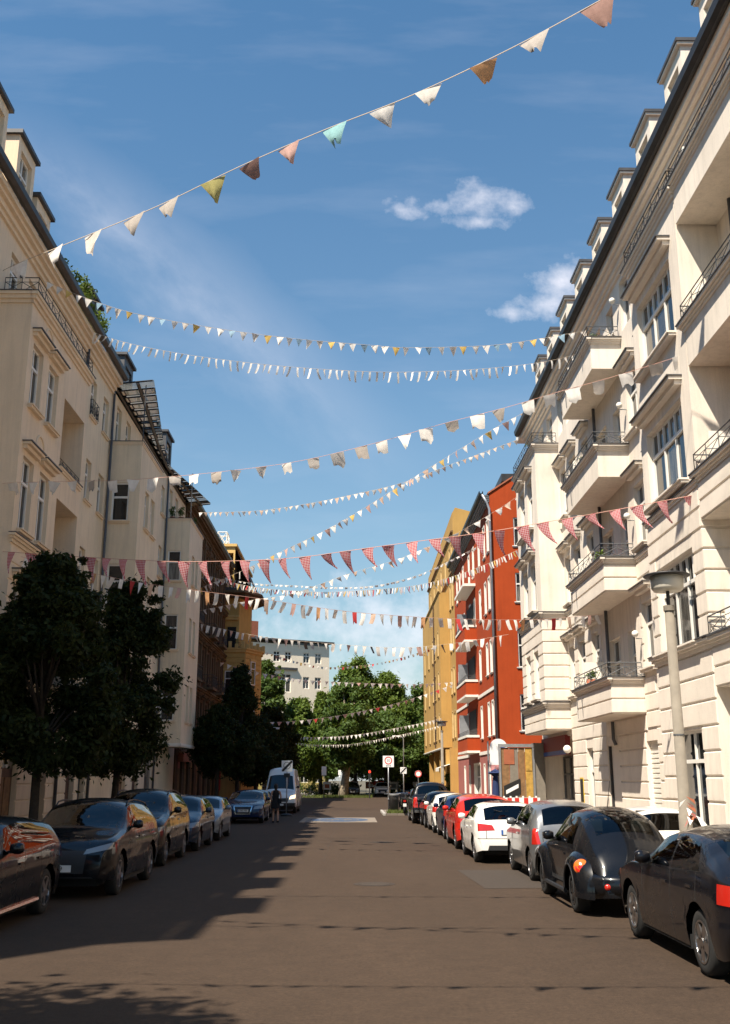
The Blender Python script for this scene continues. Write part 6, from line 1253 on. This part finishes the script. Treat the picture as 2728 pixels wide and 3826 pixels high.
s_ = dict(s0); s_.update(L=4.45, W=1.84, glass=GL, ftxt='B MS 190', fz=.56, mid=[('grille_frame', 'chrome', [(-.34, .40), (.34, .40), (.44, .78), (-.44, .78)], .25), ('grille', 'iron', [(-.30, .44), (.30, .44), (.39, .74), (-.39, .74)], .25)])
s_['mid'] = [('grille', 'iron', [(-.30, .44), (.30, .44), (.39, .74), (-.39, .74)], .25), ('grille_frame', 'chrome', [(-.34, .40), (.34, .40), (.44, .78), (-.44, .78)], .25)]
car(at_left(-4.1, 1.84), 49.3, -1, 'dark saloon with chrome framed grille facing the camera behind the walker', s_, 'paint_navy')
car(at_left(-4.3, 1.7), 54.2, -1, 'blue small car between the dark saloon and the van', hatch(L=3.7, W=1.7, wb=2.4, glass=GL), 'paint_greyblue')
car(at_left(-4.4, 1.72), 40.4, -1, 'dark hatchback in the gap behind the retro hatchback', hatch(L=3.8, W=1.7, H=1.4, glass=GL, wb=2.4), 'paint_black') if False else None
def van():
    L = 5.9; prof = [(0, .62), (.02, .82), (.10, 1.0), (.35, 1.16), (.85, 1.28), (1.0, 1.34), (1.62, 2.05), (1.9, 2.42), (2.2, 2.58), (2.6, 2.62), (5.7, 2.60), (5.84, 2.52), (5.87, 1.4), (5.89, .8), (L, .6)]
    return dict(L=L, W=2.0, H=2.62, fo=1.0, wb=3.6, wr=.36, glz=1.22, cab=(1.1, 2.4), prof=prof, sill=.36, tum=.09, belt=[(0, .8), (.4, 1.0), (1.1, 1.2), (2.2, 1.28), (L, 1.28)], ws=(1.03, 1.72, .93, .88), rw=(None, None, 0, 0), sw=[[(1.45, 1.30), (2.3, 1.32), (2.3, 1.95), (1.98, 1.95)]], seams=[1.3, 2.4, 3.6], handles=[2.25], glass=GL, fk=.12, rk=.03, rround=.15, spokes=6, mirror=(1.35, 1.42), mirmat='rubber', rimmat='alloy_dark',
        lights=[('headlight', 'headlamp_lit', 'end', [(.58, .80), (.93, .86), (.93, 1.06), (.64, .98)], .6)], mid=[('grille', 'iron', [(-.5, .66), (.5, .66), (.54, .86), (-.54, .86)], .25), ('bumper', 'iron', [(-.95, .40), (.95, .40), (.95, .60), (-.95, .60)], .3)], fz=.5)
car(at_left(-3.35, 2.0), 63.4, -1, 'tall white delivery van with lit headlight parked on the left', van(), 'paint_carwhite', cat='van', cname='parked_van')
car(at_left(-4.2, 1.76), 72.0, -1, 'dark car half hidden behind the white van', hatch(glass=GL), 'paint_black')
# cars at the far junction
car(3.3, 121.5, -1, 'white oncoming car waiting at the far junction', suv(glass=GL), 'paint_carwhite', cname='car'); car(-.2, 121.0, -1, 'dark sport utility car left of the white one at the junction', suv(H=1.66, glass=GL), 'paint_grey', cname='car'); car(6.3, 123, -1, 'black car right of the white one at the junction', hatch(glass=GL), 'paint_black', cname='car')

# ------------------------------------------------------------------ bicycles, bins, person
def bicycle(x, y, rz, label, col='iron'):
    r = empty('bicycle', (x, y, .12 if x > 1.7 and y > 57 else 0), rz, label=label, cat='bicycle', group=None); R_ = .34
    for sx in (-.52, .52):
        w_ = MB().tube([(sx+R_*math.cos(a), 0, R_+R_*math.sin(a)) for a in [2*math.pi*i/22 for i in range(23)]], .02, 6, False).build('wheel', 'tyre', r, False, True); s = MB()
        for i in range(9): a = 2*math.pi*i/9; s.bar((sx, 0, R_), (sx+R_*math.cos(a), 0, R_+R_*math.sin(a)), .003)
        s.build('spokes', 'galv', w_, False)
    f = MB()
    for a, b in (((-.52, .34), (-.08, .30)), ((-.08, .30), (-.22, .80)), ((-.52, .34), (-.20, .76)), ((-.20, .76), (.38, .80)), ((-.08, .30), (.36, .70)), ((.36, .66), (.52, .34)), ((.36, .66), (.34, .98))): f.bar((a[0], 0, a[1]), (b[0], 0, b[1]), .018, 6)
    f.build('frame', col, r, False); MB().tube([(.30, -.28, 1.0), (.36, -.12, 1.0), (.36, .12, 1.0), (.30, .28, 1.0)], .014, 6).build('handlebar', 'galv', r, False)
    MB().add([(-.36, -.08, .86), (-.36, .08, .86), (-.08, .025, .87), (-.08, -.025, .87), (-.34, -.06, .92), (-.34, .06, .92), (-.1, .02, .90), (-.1, -.02, .90)], [(0, 1, 2, 3), (4, 7, 6, 5), (0, 4, 5, 1), (1, 5, 6, 2), (2, 6, 7, 3), (3, 7, 4, 0)]).build('saddle', 'rubber', r, False)
    MB().lathe([(.09, -.01), (.09, .01), (0, .01)], 12, 'y', (-.08, 0, .30)).build('chainring', 'galv', r, False); MB().box(-.75, -.3, -.06, .06, .72, .74).build('luggage_rack', 'galv', r, False); return r
bicycle(2.0, 59.0, 1.5, 'dark bicycle leaning closest to the thirty zone sign'); bicycle(2.45, 59.3, 1.68, 'second dark bicycle from the thirty zone sign'); bicycle(2.95, 59.1, 1.45, 'dark bicycle at the right end of the bicycle rack'); bicycle(3.4, 59.5, 1.6, 'bicycle half hidden by the black pickup')
bicycle(-6.9, 20.8, 1.45, 'dark bicycle on the left pavement behind the sport utility car'); bicycle(-7.6, 18.9, 1.2, 'bicycle leaning at the near left tree')
bicycle(-6.2, 110, .2, 'bicycle in the dark stand below the far house'); bicycle(-4.9, 110, .1, 'other bicycle in the stand below the far house')
bn = empty('litter_bin', (2.25, 58.2, .12), label='black litter bin in front of the bicycles below the zone sign', cat='bin'); MB().lathe([(0, 0), (.22, 0), (.27, .9), (.29, .92), (.29, .98), (.22, 1.02), (0, 1.03)], 14).build('body', 'bin_grey', bn, False, True); MB().box(-.12, .12, -.285, -.27, .72, .84).build('slot', 'void', bn, False)
# motor scooter
ms = empty('motor_scooter', (2.75, 58.15, .12), 1.62, label='dark motor scooter with red tail lamp beside the litter bin', cat='scooter')
for sx in (-.6, .62):
    MB().lathe([(.12, -.05), (.22, -.055), (.25, 0), (.22, .055), (.12, .05)], 18, 'y', (sx, 0, .25)).build('wheel', 'tyre', ms, False, True)
MB().add([(-.85, -.16, .45), (-.1, -.16, .35), (-.1, .16, .35), (-.85, .16, .45), (-.9, -.13, .75), (-.12, -.14, .72), (-.12, .14, .72), (-.9, .13, .75)], [(0, 1, 2, 3), (4, 7, 6, 5), (0, 4, 5, 1), (2, 6, 7, 3), (0, 3, 7, 4), (1, 5, 6, 2)]).build('tail_body', 'paint_black', ms, False)
MB().box(-.12, .4, -.14, .14, .28, .34).build('footboard', 'iron', ms, False); MB().add([(.36, -.18, .3), (.36, .18, .3), (.52, .14, 1.0), (.52, -.14, 1.0), (.42, -.18, .3), (.42, .18, .3), (.58, .14, 1.0), (.58, -.14, 1.0)], [(0, 1, 2, 3), (4, 7, 6, 5), (0, 3, 7, 4), (1, 5, 6, 2), (3, 2, 6, 7)]).build('leg_shield', 'paint_black', ms, False)
MB().box(-.78, -.1, -.13, .13, .751, .84).build('saddle', 'rubber', ms, False); MB().tube([(.46, -.32, 1.05), (.52, 0, 1.06), (.46, .32, 1.05)], .018, 6).build('handlebar', 'chrome', ms, False); MB().box(-.93, -.90, -.07, .07, .6, .7).build('tail_lamp', 'lens_red', ms, False); MB().tube([(.5, 0, 1.0), (.62, 0, .25)], .03, 6).build('fork', 'iron', ms, False); MB().box(-.95, -.935, -.09, .09, .36, .52).build('number_plate', 'plate', ms, False)
def skin_mesh(nodes, edges, name, sub=2):
    """continuous surface grown over a skeleton of joints (x,y,z,radius_x,radius_y)"""
    me = bpy.data.meshes.new(name); me.from_pydata([n_[:3] for n_ in nodes], edges, []); o = bpy.data.objects.new(name, me); COL.objects.link(o)
    m = o.modifiers.new('skin', 'SKIN'); m.use_smooth_shade = True
    for i, n_ in enumerate(nodes): me.skin_vertices[0].data[i].radius = (n_[3], n_[4] if len(n_) > 4 else n_[3])
    me.skin_vertices[0].data[0].use_root = True
    s = o.modifiers.new('sub', 'SUBSURF'); s.levels = sub; s.render_levels = sub
    dg = bpy.context.evaluated_depsgraph_get(); r = bpy.data.meshes.new_from_object(o.evaluated_get(dg)); bpy.data.objects.remove(o); r.shade_smooth(); return r
def walker(x, y, rz):
    p = empty('person', (x, y, 0), rz, label='person in a short black dress walking away along the left parked cars', cat='person')
    nodes = [(0, 0, .95, .13, .10), (0, 0, 1.08, .115, .085), (0, .0, 1.25, .135, .095), (0, .0, 1.38, .125, .08), (0, .01, 1.46, .05, .05), (0, .03, 1.53, .055, .06), (0, .03, 1.62, .078, .092), (0, .025, 1.69, .055, .065),
             (-.09, 0, .86, .085, .085), (-.10, .10, .48, .055, .055), (-.10, .02, .26, .05, .05), (-.10, -.02, .08, .033, .035), (-.10, .10, .035, .035, .028), (-.10, .17, .03, .03, .02),
             (.09, 0, .86, .085, .085), (.10, .0, .48, .055, .055), (.10, -.12, .27, .05, .05), (.10, -.24, .12, .033, .035), (.10, -.15, .04, .035, .03), (.10, -.08, .03, .03, .02),
             (-.185, 0, 1.37, .05, .05), (-.22, -.03, 1.10, .038, .038), (-.20, .10, .90, .030, .030), (-.19, .14, .83, .022, .032),
             (.185, 0, 1.37, .05, .05), (.24, -.02, 1.12, .038, .038), (.20, .16, 1.02, .030, .030), (.17, .23, 1.03, .022, .032)]
    E_ = [(0, 1), (1, 2), (2, 3), (3, 4), (4, 5), (5, 6), (6, 7), (0, 8), (8, 9), (9, 10), (10, 11), (11, 12), (12, 13), (0, 14), (14, 15), (15, 16), (16, 17), (17, 18), (18, 19), (3, 20), (20, 21), (21, 22), (22, 23), (3, 24), (24, 25), (25, 26), (26, 27)]
    obj('body', skin_mesh(nodes, E_, 'body'), 'skin', p, False)
    for hx, hy, hz, s in ((-.19, .14, .83, -1), (.17, .23, 1.03, 1)):
        for k in range(4): fx = hx-.024+.016*k; L_ = (.055, .065, .068, .058)[k]; MB().tube([(fx, hy, hz-.02), (fx, hy+.015, hz-.02-L_*.5), (fx-.004, hy+.03, hz-.02-L_*.9)], [.008, .008, .006], 6).build('finger', 'skin', p, False, True)
        MB().tube([(hx-s*.025, hy, hz), (hx-s*.04, hy+.02, hz-.03), (hx-s*.035, hy+.035, hz-.05)], [.010, .009, .007], 6).build('thumb', 'skin', p, False, True)
    d = MB(); rings = [(.0, 1.45, .07, .065), (.0, 1.40, .175, .095), (0, 1.25, .165, .115), (0, 1.10, .145, .105), (0, .98, .175, .13), (0, .80, .20, .16), (0, .62, .225, .18)]; n = 18
    d.add([(a*math.cos(2*math.pi*k/n), b*math.sin(2*math.pi*k/n)+yy, z) for yy, z, a, b in rings for k in range(n)], [(i*n+k, i*n+(k+1) % n, (i+1)*n+(k+1) % n, (i+1)*n+k) for i in range(len(rings)-1) for k in range(n)]); d.build('dress', 'black_cloth', p, False, True)
    h = MB().lathe([(0, 1.745), (.05, 1.735), (.085, 1.69), (.095, 1.62), (.085, 1.55), (.06, 1.47), (.04, 1.36), (0, 1.34)], 14, 'z', (0, -.0, 0)); h.build('hair', 'hair', p, False, True)
    for sx, yy, z in ((-.10, .07, .03), (.10, -.15, .045)): MB().box(sx-.045, sx+.045, yy-.14, yy+.13, z-.03, z+.035).build('shoe', 'black_cloth', p, False)
    MB().tube([(-.16, .05, 1.40), (-.02, -.13, 1.2), (.16, -.1, 1.0)], .012, 5).build('bag_strap', 'black_cloth', p, False); MB().box(.14, .26, -.18, .10, .84, 1.04).build('bag', 'black_cloth', p, False); return p
walker(-3.62, 48.5, math.radians(8))
# ------------------------------------------------------------------ strings of bunting across the street
ST = {
'T1':[(-11.1,11.2,14.6),(-6.0,11.3,13.6),(-1,11.3,13.2),(4,11.3,13.3),(8.2,11.2,13.9)],
'T2':[(-11.1,8.7,12.4),(-6.0,8.8,11.4),(-1,8.8,11.0),(4,8.9,11.1),(8.2,9.0,11.7)],
'T3':[(-11.1,9.8,13.2),(-6.0,8.8,11.9),(-1,7.9,11.1),(4,6.8,10.9),(8.2,6.0,11.1)],
'T4':[(-11.1,6.2,10.0),(-6.0,6.1,9.0),(-1,6.1,8.6),(4,6.1,8.7),(8.2,6.0,9.2)],
'S1':[(-10.5,27.16,16.57),(-9.98,26.88,16.66),(-7.4,25.48,16.87),(-5.31,24.34,17.07),(-3.0,23.09,17.45),(-0.87,21.93,17.68),(1.42,20.69,17.84),(3.74,19.42,18.21),(5.98,18.21,18.77)],
'S2':[(-10.84,31.99,18.79),(-9.6,32.06,18.26),(-7.72,32.16,17.66),(-4.93,32.3,17.18),(-2.12,32.45,16.86),(0.69,32.6,16.68),(1.63,32.65,16.63),(3.53,32.75,16.71),(5.45,32.85,16.89),(8.28,32.99,17.47)],
'S3':[(-10.78,38.03,19.68),(-9.24,37.91,19.13),(-6.79,37.71,18.55),(-3.5,37.45,18.01),(-0.28,37.19,17.66),(1.84,37.02,17.54),(4.48,36.81,17.56),(6.99,36.61,17.75),(8.67,36.48,18.08),(9.52,36.41,18.45)],
'S4':[(-10.58,29.05,10.53),(-10.14,28.92,10.52),(-8.05,28.3,10.39),(-6.62,27.88,10.3),(-4.28,27.19,10.29),(-1.66,26.42,10.4),(0.54,25.77,10.73),(2.31,25.24,11.09),(4.04,24.73,11.4),(5.38,24.33,11.69),(6.69,23.95,11.95),(8.42,23.43,12.35)],
'S5':[(-9.31,57.83,17.26),(-6.63,56.66,17.01),(-5.01,55.95,16.94),(-2.65,54.92,17.03),(-0.37,53.92,17.23),(2.56,52.64,17.59),(5.39,51.4,18.36),(8.52,50.03,19.19)],
'S6':[(-14.12,68.82,13.53),(-11.94,66.85,13.51),(-10.0,65.1,14.1),(-7.01,62.39,14.71),(-4.67,60.28,15.36),(-1.98,57.84,16.06),(0.39,55.7,16.89),(2.61,53.69,17.79),(5.38,51.18,18.89),(7.32,49.43,19.64),(8.68,48.2,20.07)],
'S7':[(-9.99,27.95,8.19),(-9.57,27.84,8.14),(-7.61,27.34,7.91),(-6.03,26.94,7.74),(-4.5,26.55,7.61),(-2.44,26.02,7.55),(-1.22,25.71,7.58),(-0.17,25.44,7.67),(1.21,25.09,7.79),(3.21,24.57,7.95),(4.51,24.24,8.1),(6.41,23.76,8.34),(8.2,23.3,8.59)],
'S8':[(-12.27,66.96,12.44),(-9.96,65.2,12.61),(-6.36,62.46,12.81),(-3.65,60.4,12.88),(-0.38,57.9,13.57),(2.66,55.58,14.04),(5.51,53.42,14.92),(7.53,51.87,15.81),(8.71,50.98,16.45)],
'S9':[(-10.38,66.49,15.36),(-8.31,64.77,14.45),(-6.2,63.02,13.72),(-3.69,60.94,13.12),(-1.18,58.86,12.68),(2.65,55.69,12.37),(4.77,53.94,12.47),(6.77,52.28,12.89),(8.5,50.85,13.45)],
'S10':[(-10.48,79.99,17.65),(-7.96,78.71,16.97),(-4.67,77.02,16.49),(-1.51,75.41,16.06),(1.52,73.87,15.9),(4.63,72.28,16.37),(7.27,70.93,17.38),(8.93,70.08,18.09)],
'S12':[(-10.69,29.9,8.63),(-10.0,30.08,8.46),(-9.24,30.29,8.32),(-7.2,30.83,7.95),(-5.28,31.35,7.74),(-3.33,31.87,7.58),(-1.08,32.48,7.34),(0.68,32.95,7.22),(3.4,33.68,7.18),(6.26,34.45,7.28),(8.76,35.12,7.57)],
'S13':[(-10.12,65.38,11.75),(-6.66,62.93,10.73),(-3.62,60.78,10.05),(-0.36,58.48,9.48),(2.65,56.35,9.06),(5.46,54.36,9.06),(8.1,52.49,9.28)],
'S14':[(-9.18,94.95,13.79),(-5.68,95.91,12.77),(-2.39,96.82,12.29),(2.0,98.02,12.76),(6.25,99.19,13.94),(9.53,100.09,15.25)],
'S15':[(-11.29,83.84,11.44),(-9.5,84.82,10.91),(-6.02,86.71,10.36),(-2.41,88.68,10.18),(3.0,91.62,10.25),(6.34,93.44,10.39),(9.35,95.08,10.74)],
'S16':[(-8.77,88.96,6.66),(-5.1,89.79,6.85),(-1.37,90.63,7.36),(2.99,91.6,8.3),(6.23,92.33,9.28),(9.26,93.01,10.38)],
'S17':[(-8.79,98.02,6.27),(-5.54,97.83,5.86),(-2.63,97.66,5.78),(0.85,97.46,6.07),(6.51,97.12,7.08),(8.57,97.0,7.6)],
'S18':[(-8.35,101.0,6.14),(-5.09,100.81,5.29),(-1.5,100.59,5.16),(0.88,100.45,5.38),(6.7,100.11,6.55),(8.56,100.0,7.05)],
}
def flag_mesh(kind, w, h, rg, wind=0.0):
    """one cloth piece hung along +x from its top edge, slightly curled and worn"""
    nx, ny = 4, 5; v = []; f = []; curl = rg.uniform(-.5, .5); skew = wind+rg.uniform(-.5, .5)*(.8 if kind in ('long', 'ribbon') else .35); lift = rg.uniform(.0, .35); bow = rg.uniform(-.22, .22)
    for j in range(ny+1):
        t = j/ny
        if kind in ('tri', 'long'): hw = w/2*(1-t)+.004
        elif kind == 'worn': hw = w/2*(1-.80*t)
        elif kind == 'rag': hw = w/2*(1-.18*t)
        else: hw = w/2*(1-.12*t)
        for i in range(nx+1):
            s = i/nx*2-1; x = s*hw+skew*h*t*t*.6; z = -h*t*(1-.12*lift)
            if kind in ('rag', 'worn') and j == ny: z += rg.uniform(-.10, .28)*h
            yy = curl*h*.30*math.sin(t*2.2)*t+bow*w*(1-s*s)*t+lift*h*t*t*.7
            v.append((x, yy, z))
    for j in range(ny):
        for i in range(nx): a = j*(nx+1)+i; f.append((a, a+1, a+nx+2, a+nx+1))
    me = bpy.data.meshes.new('pennant'); me.from_pydata(v, [], f); me.shade_smooth(); return me
def bunting(key, label, kinds, w, h, gap, cols, cordmat='cord', cr=.006, seed=1, start=0.0, name='bunting_string', part='pennant', wind=0.0, turn=.30):
    pts = [Vector(p) for p in ST[key]]; rg = random.Random(seed); M_ = 12; path = []
    for i in range(len(pts)-1):
        p0, p1, p2, p3 = pts[max(i-1, 0)], pts[i], pts[i+1], pts[min(i+2, len(pts)-1)]
        for k in range(M_):
            t = k/M_; path.append(.5*((2*p1)+(p2-p0)*t+(2*p0-5*p1+4*p2-p3)*t*t+(3*p1-p0-3*p2+p3)*t**3))
    path.append(pts[-1]); root = empty(name, pts[0], label=label, cat='bunting')
    o = pts[0]; MB().tube([p-o for p in path], cr, 4).build('cord', cordmat, root, False)
    lib = {}; acc = 0.0; nxt = start+gap*.5; n = 0
    for a, b in zip(path, path[1:]):
        L_ = (b-a).length
        while acc+L_ >= nxt:
            q = a.lerp(b, (nxt-acc)/L_)-o; c = cols[n % len(cols)] if not callable(cols) else cols(n, rg); kd = kinds[n % len(kinds)] if len(kinds) < 4 else rg.choice(kinds)
            if c is not None:
                vk = (kd, c, rg.randrange(4))
                if vk not in lib: lib[vk] = flag_mesh(kd, w, h*(rg.uniform(.8, 1.15) if kd != 'tri' else rg.uniform(.92, 1.05)), rg, wind); lib[vk].materials.append(c)
                d = (b-a).normalized(); yaw = math.atan2(d.y, d.x)
                e = obj(part, lib[vk], None, root, False, q+Vector((0, 0, -cr)), (rg.gauss(.10, .22), -math.asin(max(-1, min(1, d.z)))+rg.gauss(0, .05), yaw+rg.gauss(0, turn))); s = rg.uniform(.88, 1.1); e.scale = (s, 1, s)
            n += 1; nxt += gap*rg.uniform(.84, 1.16)
        acc += L_
    return root
cw = cloth('cloth_white', (.90, .86, .80)); cp = cloth('cloth_pale', (.76, .70, .63)); cy = cloth('cloth_yellow', (.72, .50, .16)); cpk = cloth('cloth_pink', (.66, .42, .36)); crd = cloth('cloth_red', (.52, .06, .06)); cbl = cloth('cloth_blue', (.34, .50, .62)); ctq = cloth('cloth_teal', (.32, .56, .56)); cbr = cloth('cloth_brown', (.38, .23, .19)); cor = cloth('cloth_orange', (.66, .36, .18)); cgr = cloth('cloth_grey', (.48, .43, .38)); clp = cloth('cloth_peach', (.72, .52, .40)); cdk = cloth('cloth_dark', (.16, .12, .10)); col_olive = cloth('cloth_olive', (.50, .45, .18))
gg = MATS['gingham']
bunting('S1', 'near string of large worn rag pennants rising to the upper right', ['worn', 'worn', 'tri', 'worn'], .76, .60, 1.30, [cw, cw, cp, cgr, cgr, col_olive, cbr, cpk, ctq, cw, cp, cor, cgr, cbr], cr=.011, seed=3, turn=.10)
for k_, (ky, lb_) in enumerate((('T1', 'string of pennants high above the camera, farthest of the four overhead'), ('T2', 'string of pennants above the camera, second of the four overhead'), ('T3', 'slanting string of pennants above the camera, third overhead'), ('T4', 'string of pennants directly above the camera, nearest overhead'))):
    bunting(ky, lb_, ['tri'], .26, .30, (.42, .55, .5, .48)[k_], [cw, cp], cr=.008, seed=30+k_)
bunting('S2', 'long sagging string of small white and yellow triangle pennants', ['tri'], .25, .30, .39, [cw, cp, cy, cw, cw, cbl], seed=4)
bunting('S3', 'string of thin white ribbons just below the small triangles', ['ribbon', 'ribbon', 'long'], .085, .38, .27, [cw, cw, cp], seed=5, part='ribbon')
bunting('S4', 'string of square white rags rising across to the cream balconies', ['rag', 'rag', 'worn', 'rag'], .36, .34, .68, [cw, cw, cp, cw, cgr, cw], cordmat='cord_red', seed=6)
bunting('S5', 'high string of white triangles starting at the lower glass canopy', ['tri'], .25, .29, .38, [cw, clp, cw, cw, clp], seed=7)
bunting('S6', 'steep string of white and peach triangles climbing to the cream eaves', ['tri'], .36, .44, .56, [cw, clp, cw, cy, cw, cpk], seed=8)
bunting('S7', 'string of long red gingham pennants on a pale cord', ['long'], .31, .60, .58, [gg], cordmat='cord_red', cr=.009, seed=9, wind=.55)
bunting('S8', 'string of wide white triangles from the brown house to the cream corner', ['tri', 'tri', 'worn'], .42, .36, .66, [cw, cw, cw, clp], seed=10)
bunting('S9', 'string packed with narrow white, yellow and pink ribbons', ['ribbon'], .09, .34, .16, [cw, cy, cw, cpk, cw, cw, crd, cw], seed=11, part='ribbon')
bunting('S10', 'string of short white paper flags in front of the turret gable', ['rag'], .30, .18, .44, [cw], seed=12)
bunting('S12', 'string of mixed red, white and cream cloth strips below the gingham', ['ribbon', 'long', 'ribbon', 'rag'], .14, .38, .30, [cw, crd, cw, clp, cw, cw, cpk, cw, cw, cor, cw, cp], cordmat='cord_red', seed=13, part='strip')
bunting('S13', 'string of long white and dark rag strips before the yellow turret', ['long', 'ribbon', 'rag', 'long'], .24, .50, .52, [cw, cw, cw, cp, cw, cpk, cw, cw, cdk], seed=14, part='strip')
bunting('S14', 'thin string of small coloured paper flags above the junction trees', ['rag'], .20, .26, .42, [cw, cbl, cw, cy, cpk, cw, crd], seed=15)
bunting('S15', 'string of white and pink triangles before the top of the trees', ['tri'], .42, .40, .68, [cw, cw, cpk, cw, cw, cw], seed=16)
bunting('S16', 'string of white and rose triangles across the middle of the trees', ['tri'], .40, .38, .66, [cw, cw, cw, cpk, cw, cw, cw, cw, crd], seed=17)
bunting('S17', 'low string of evenly spaced cream triangles before the dark trees', ['tri'], .27, .36, .37, [cw], seed=18)
bunting('S18', 'lowest string of thin pale fringe pennants before the dark trees', ['long'], .16, .28, .24, [cw, cp], seed=19)
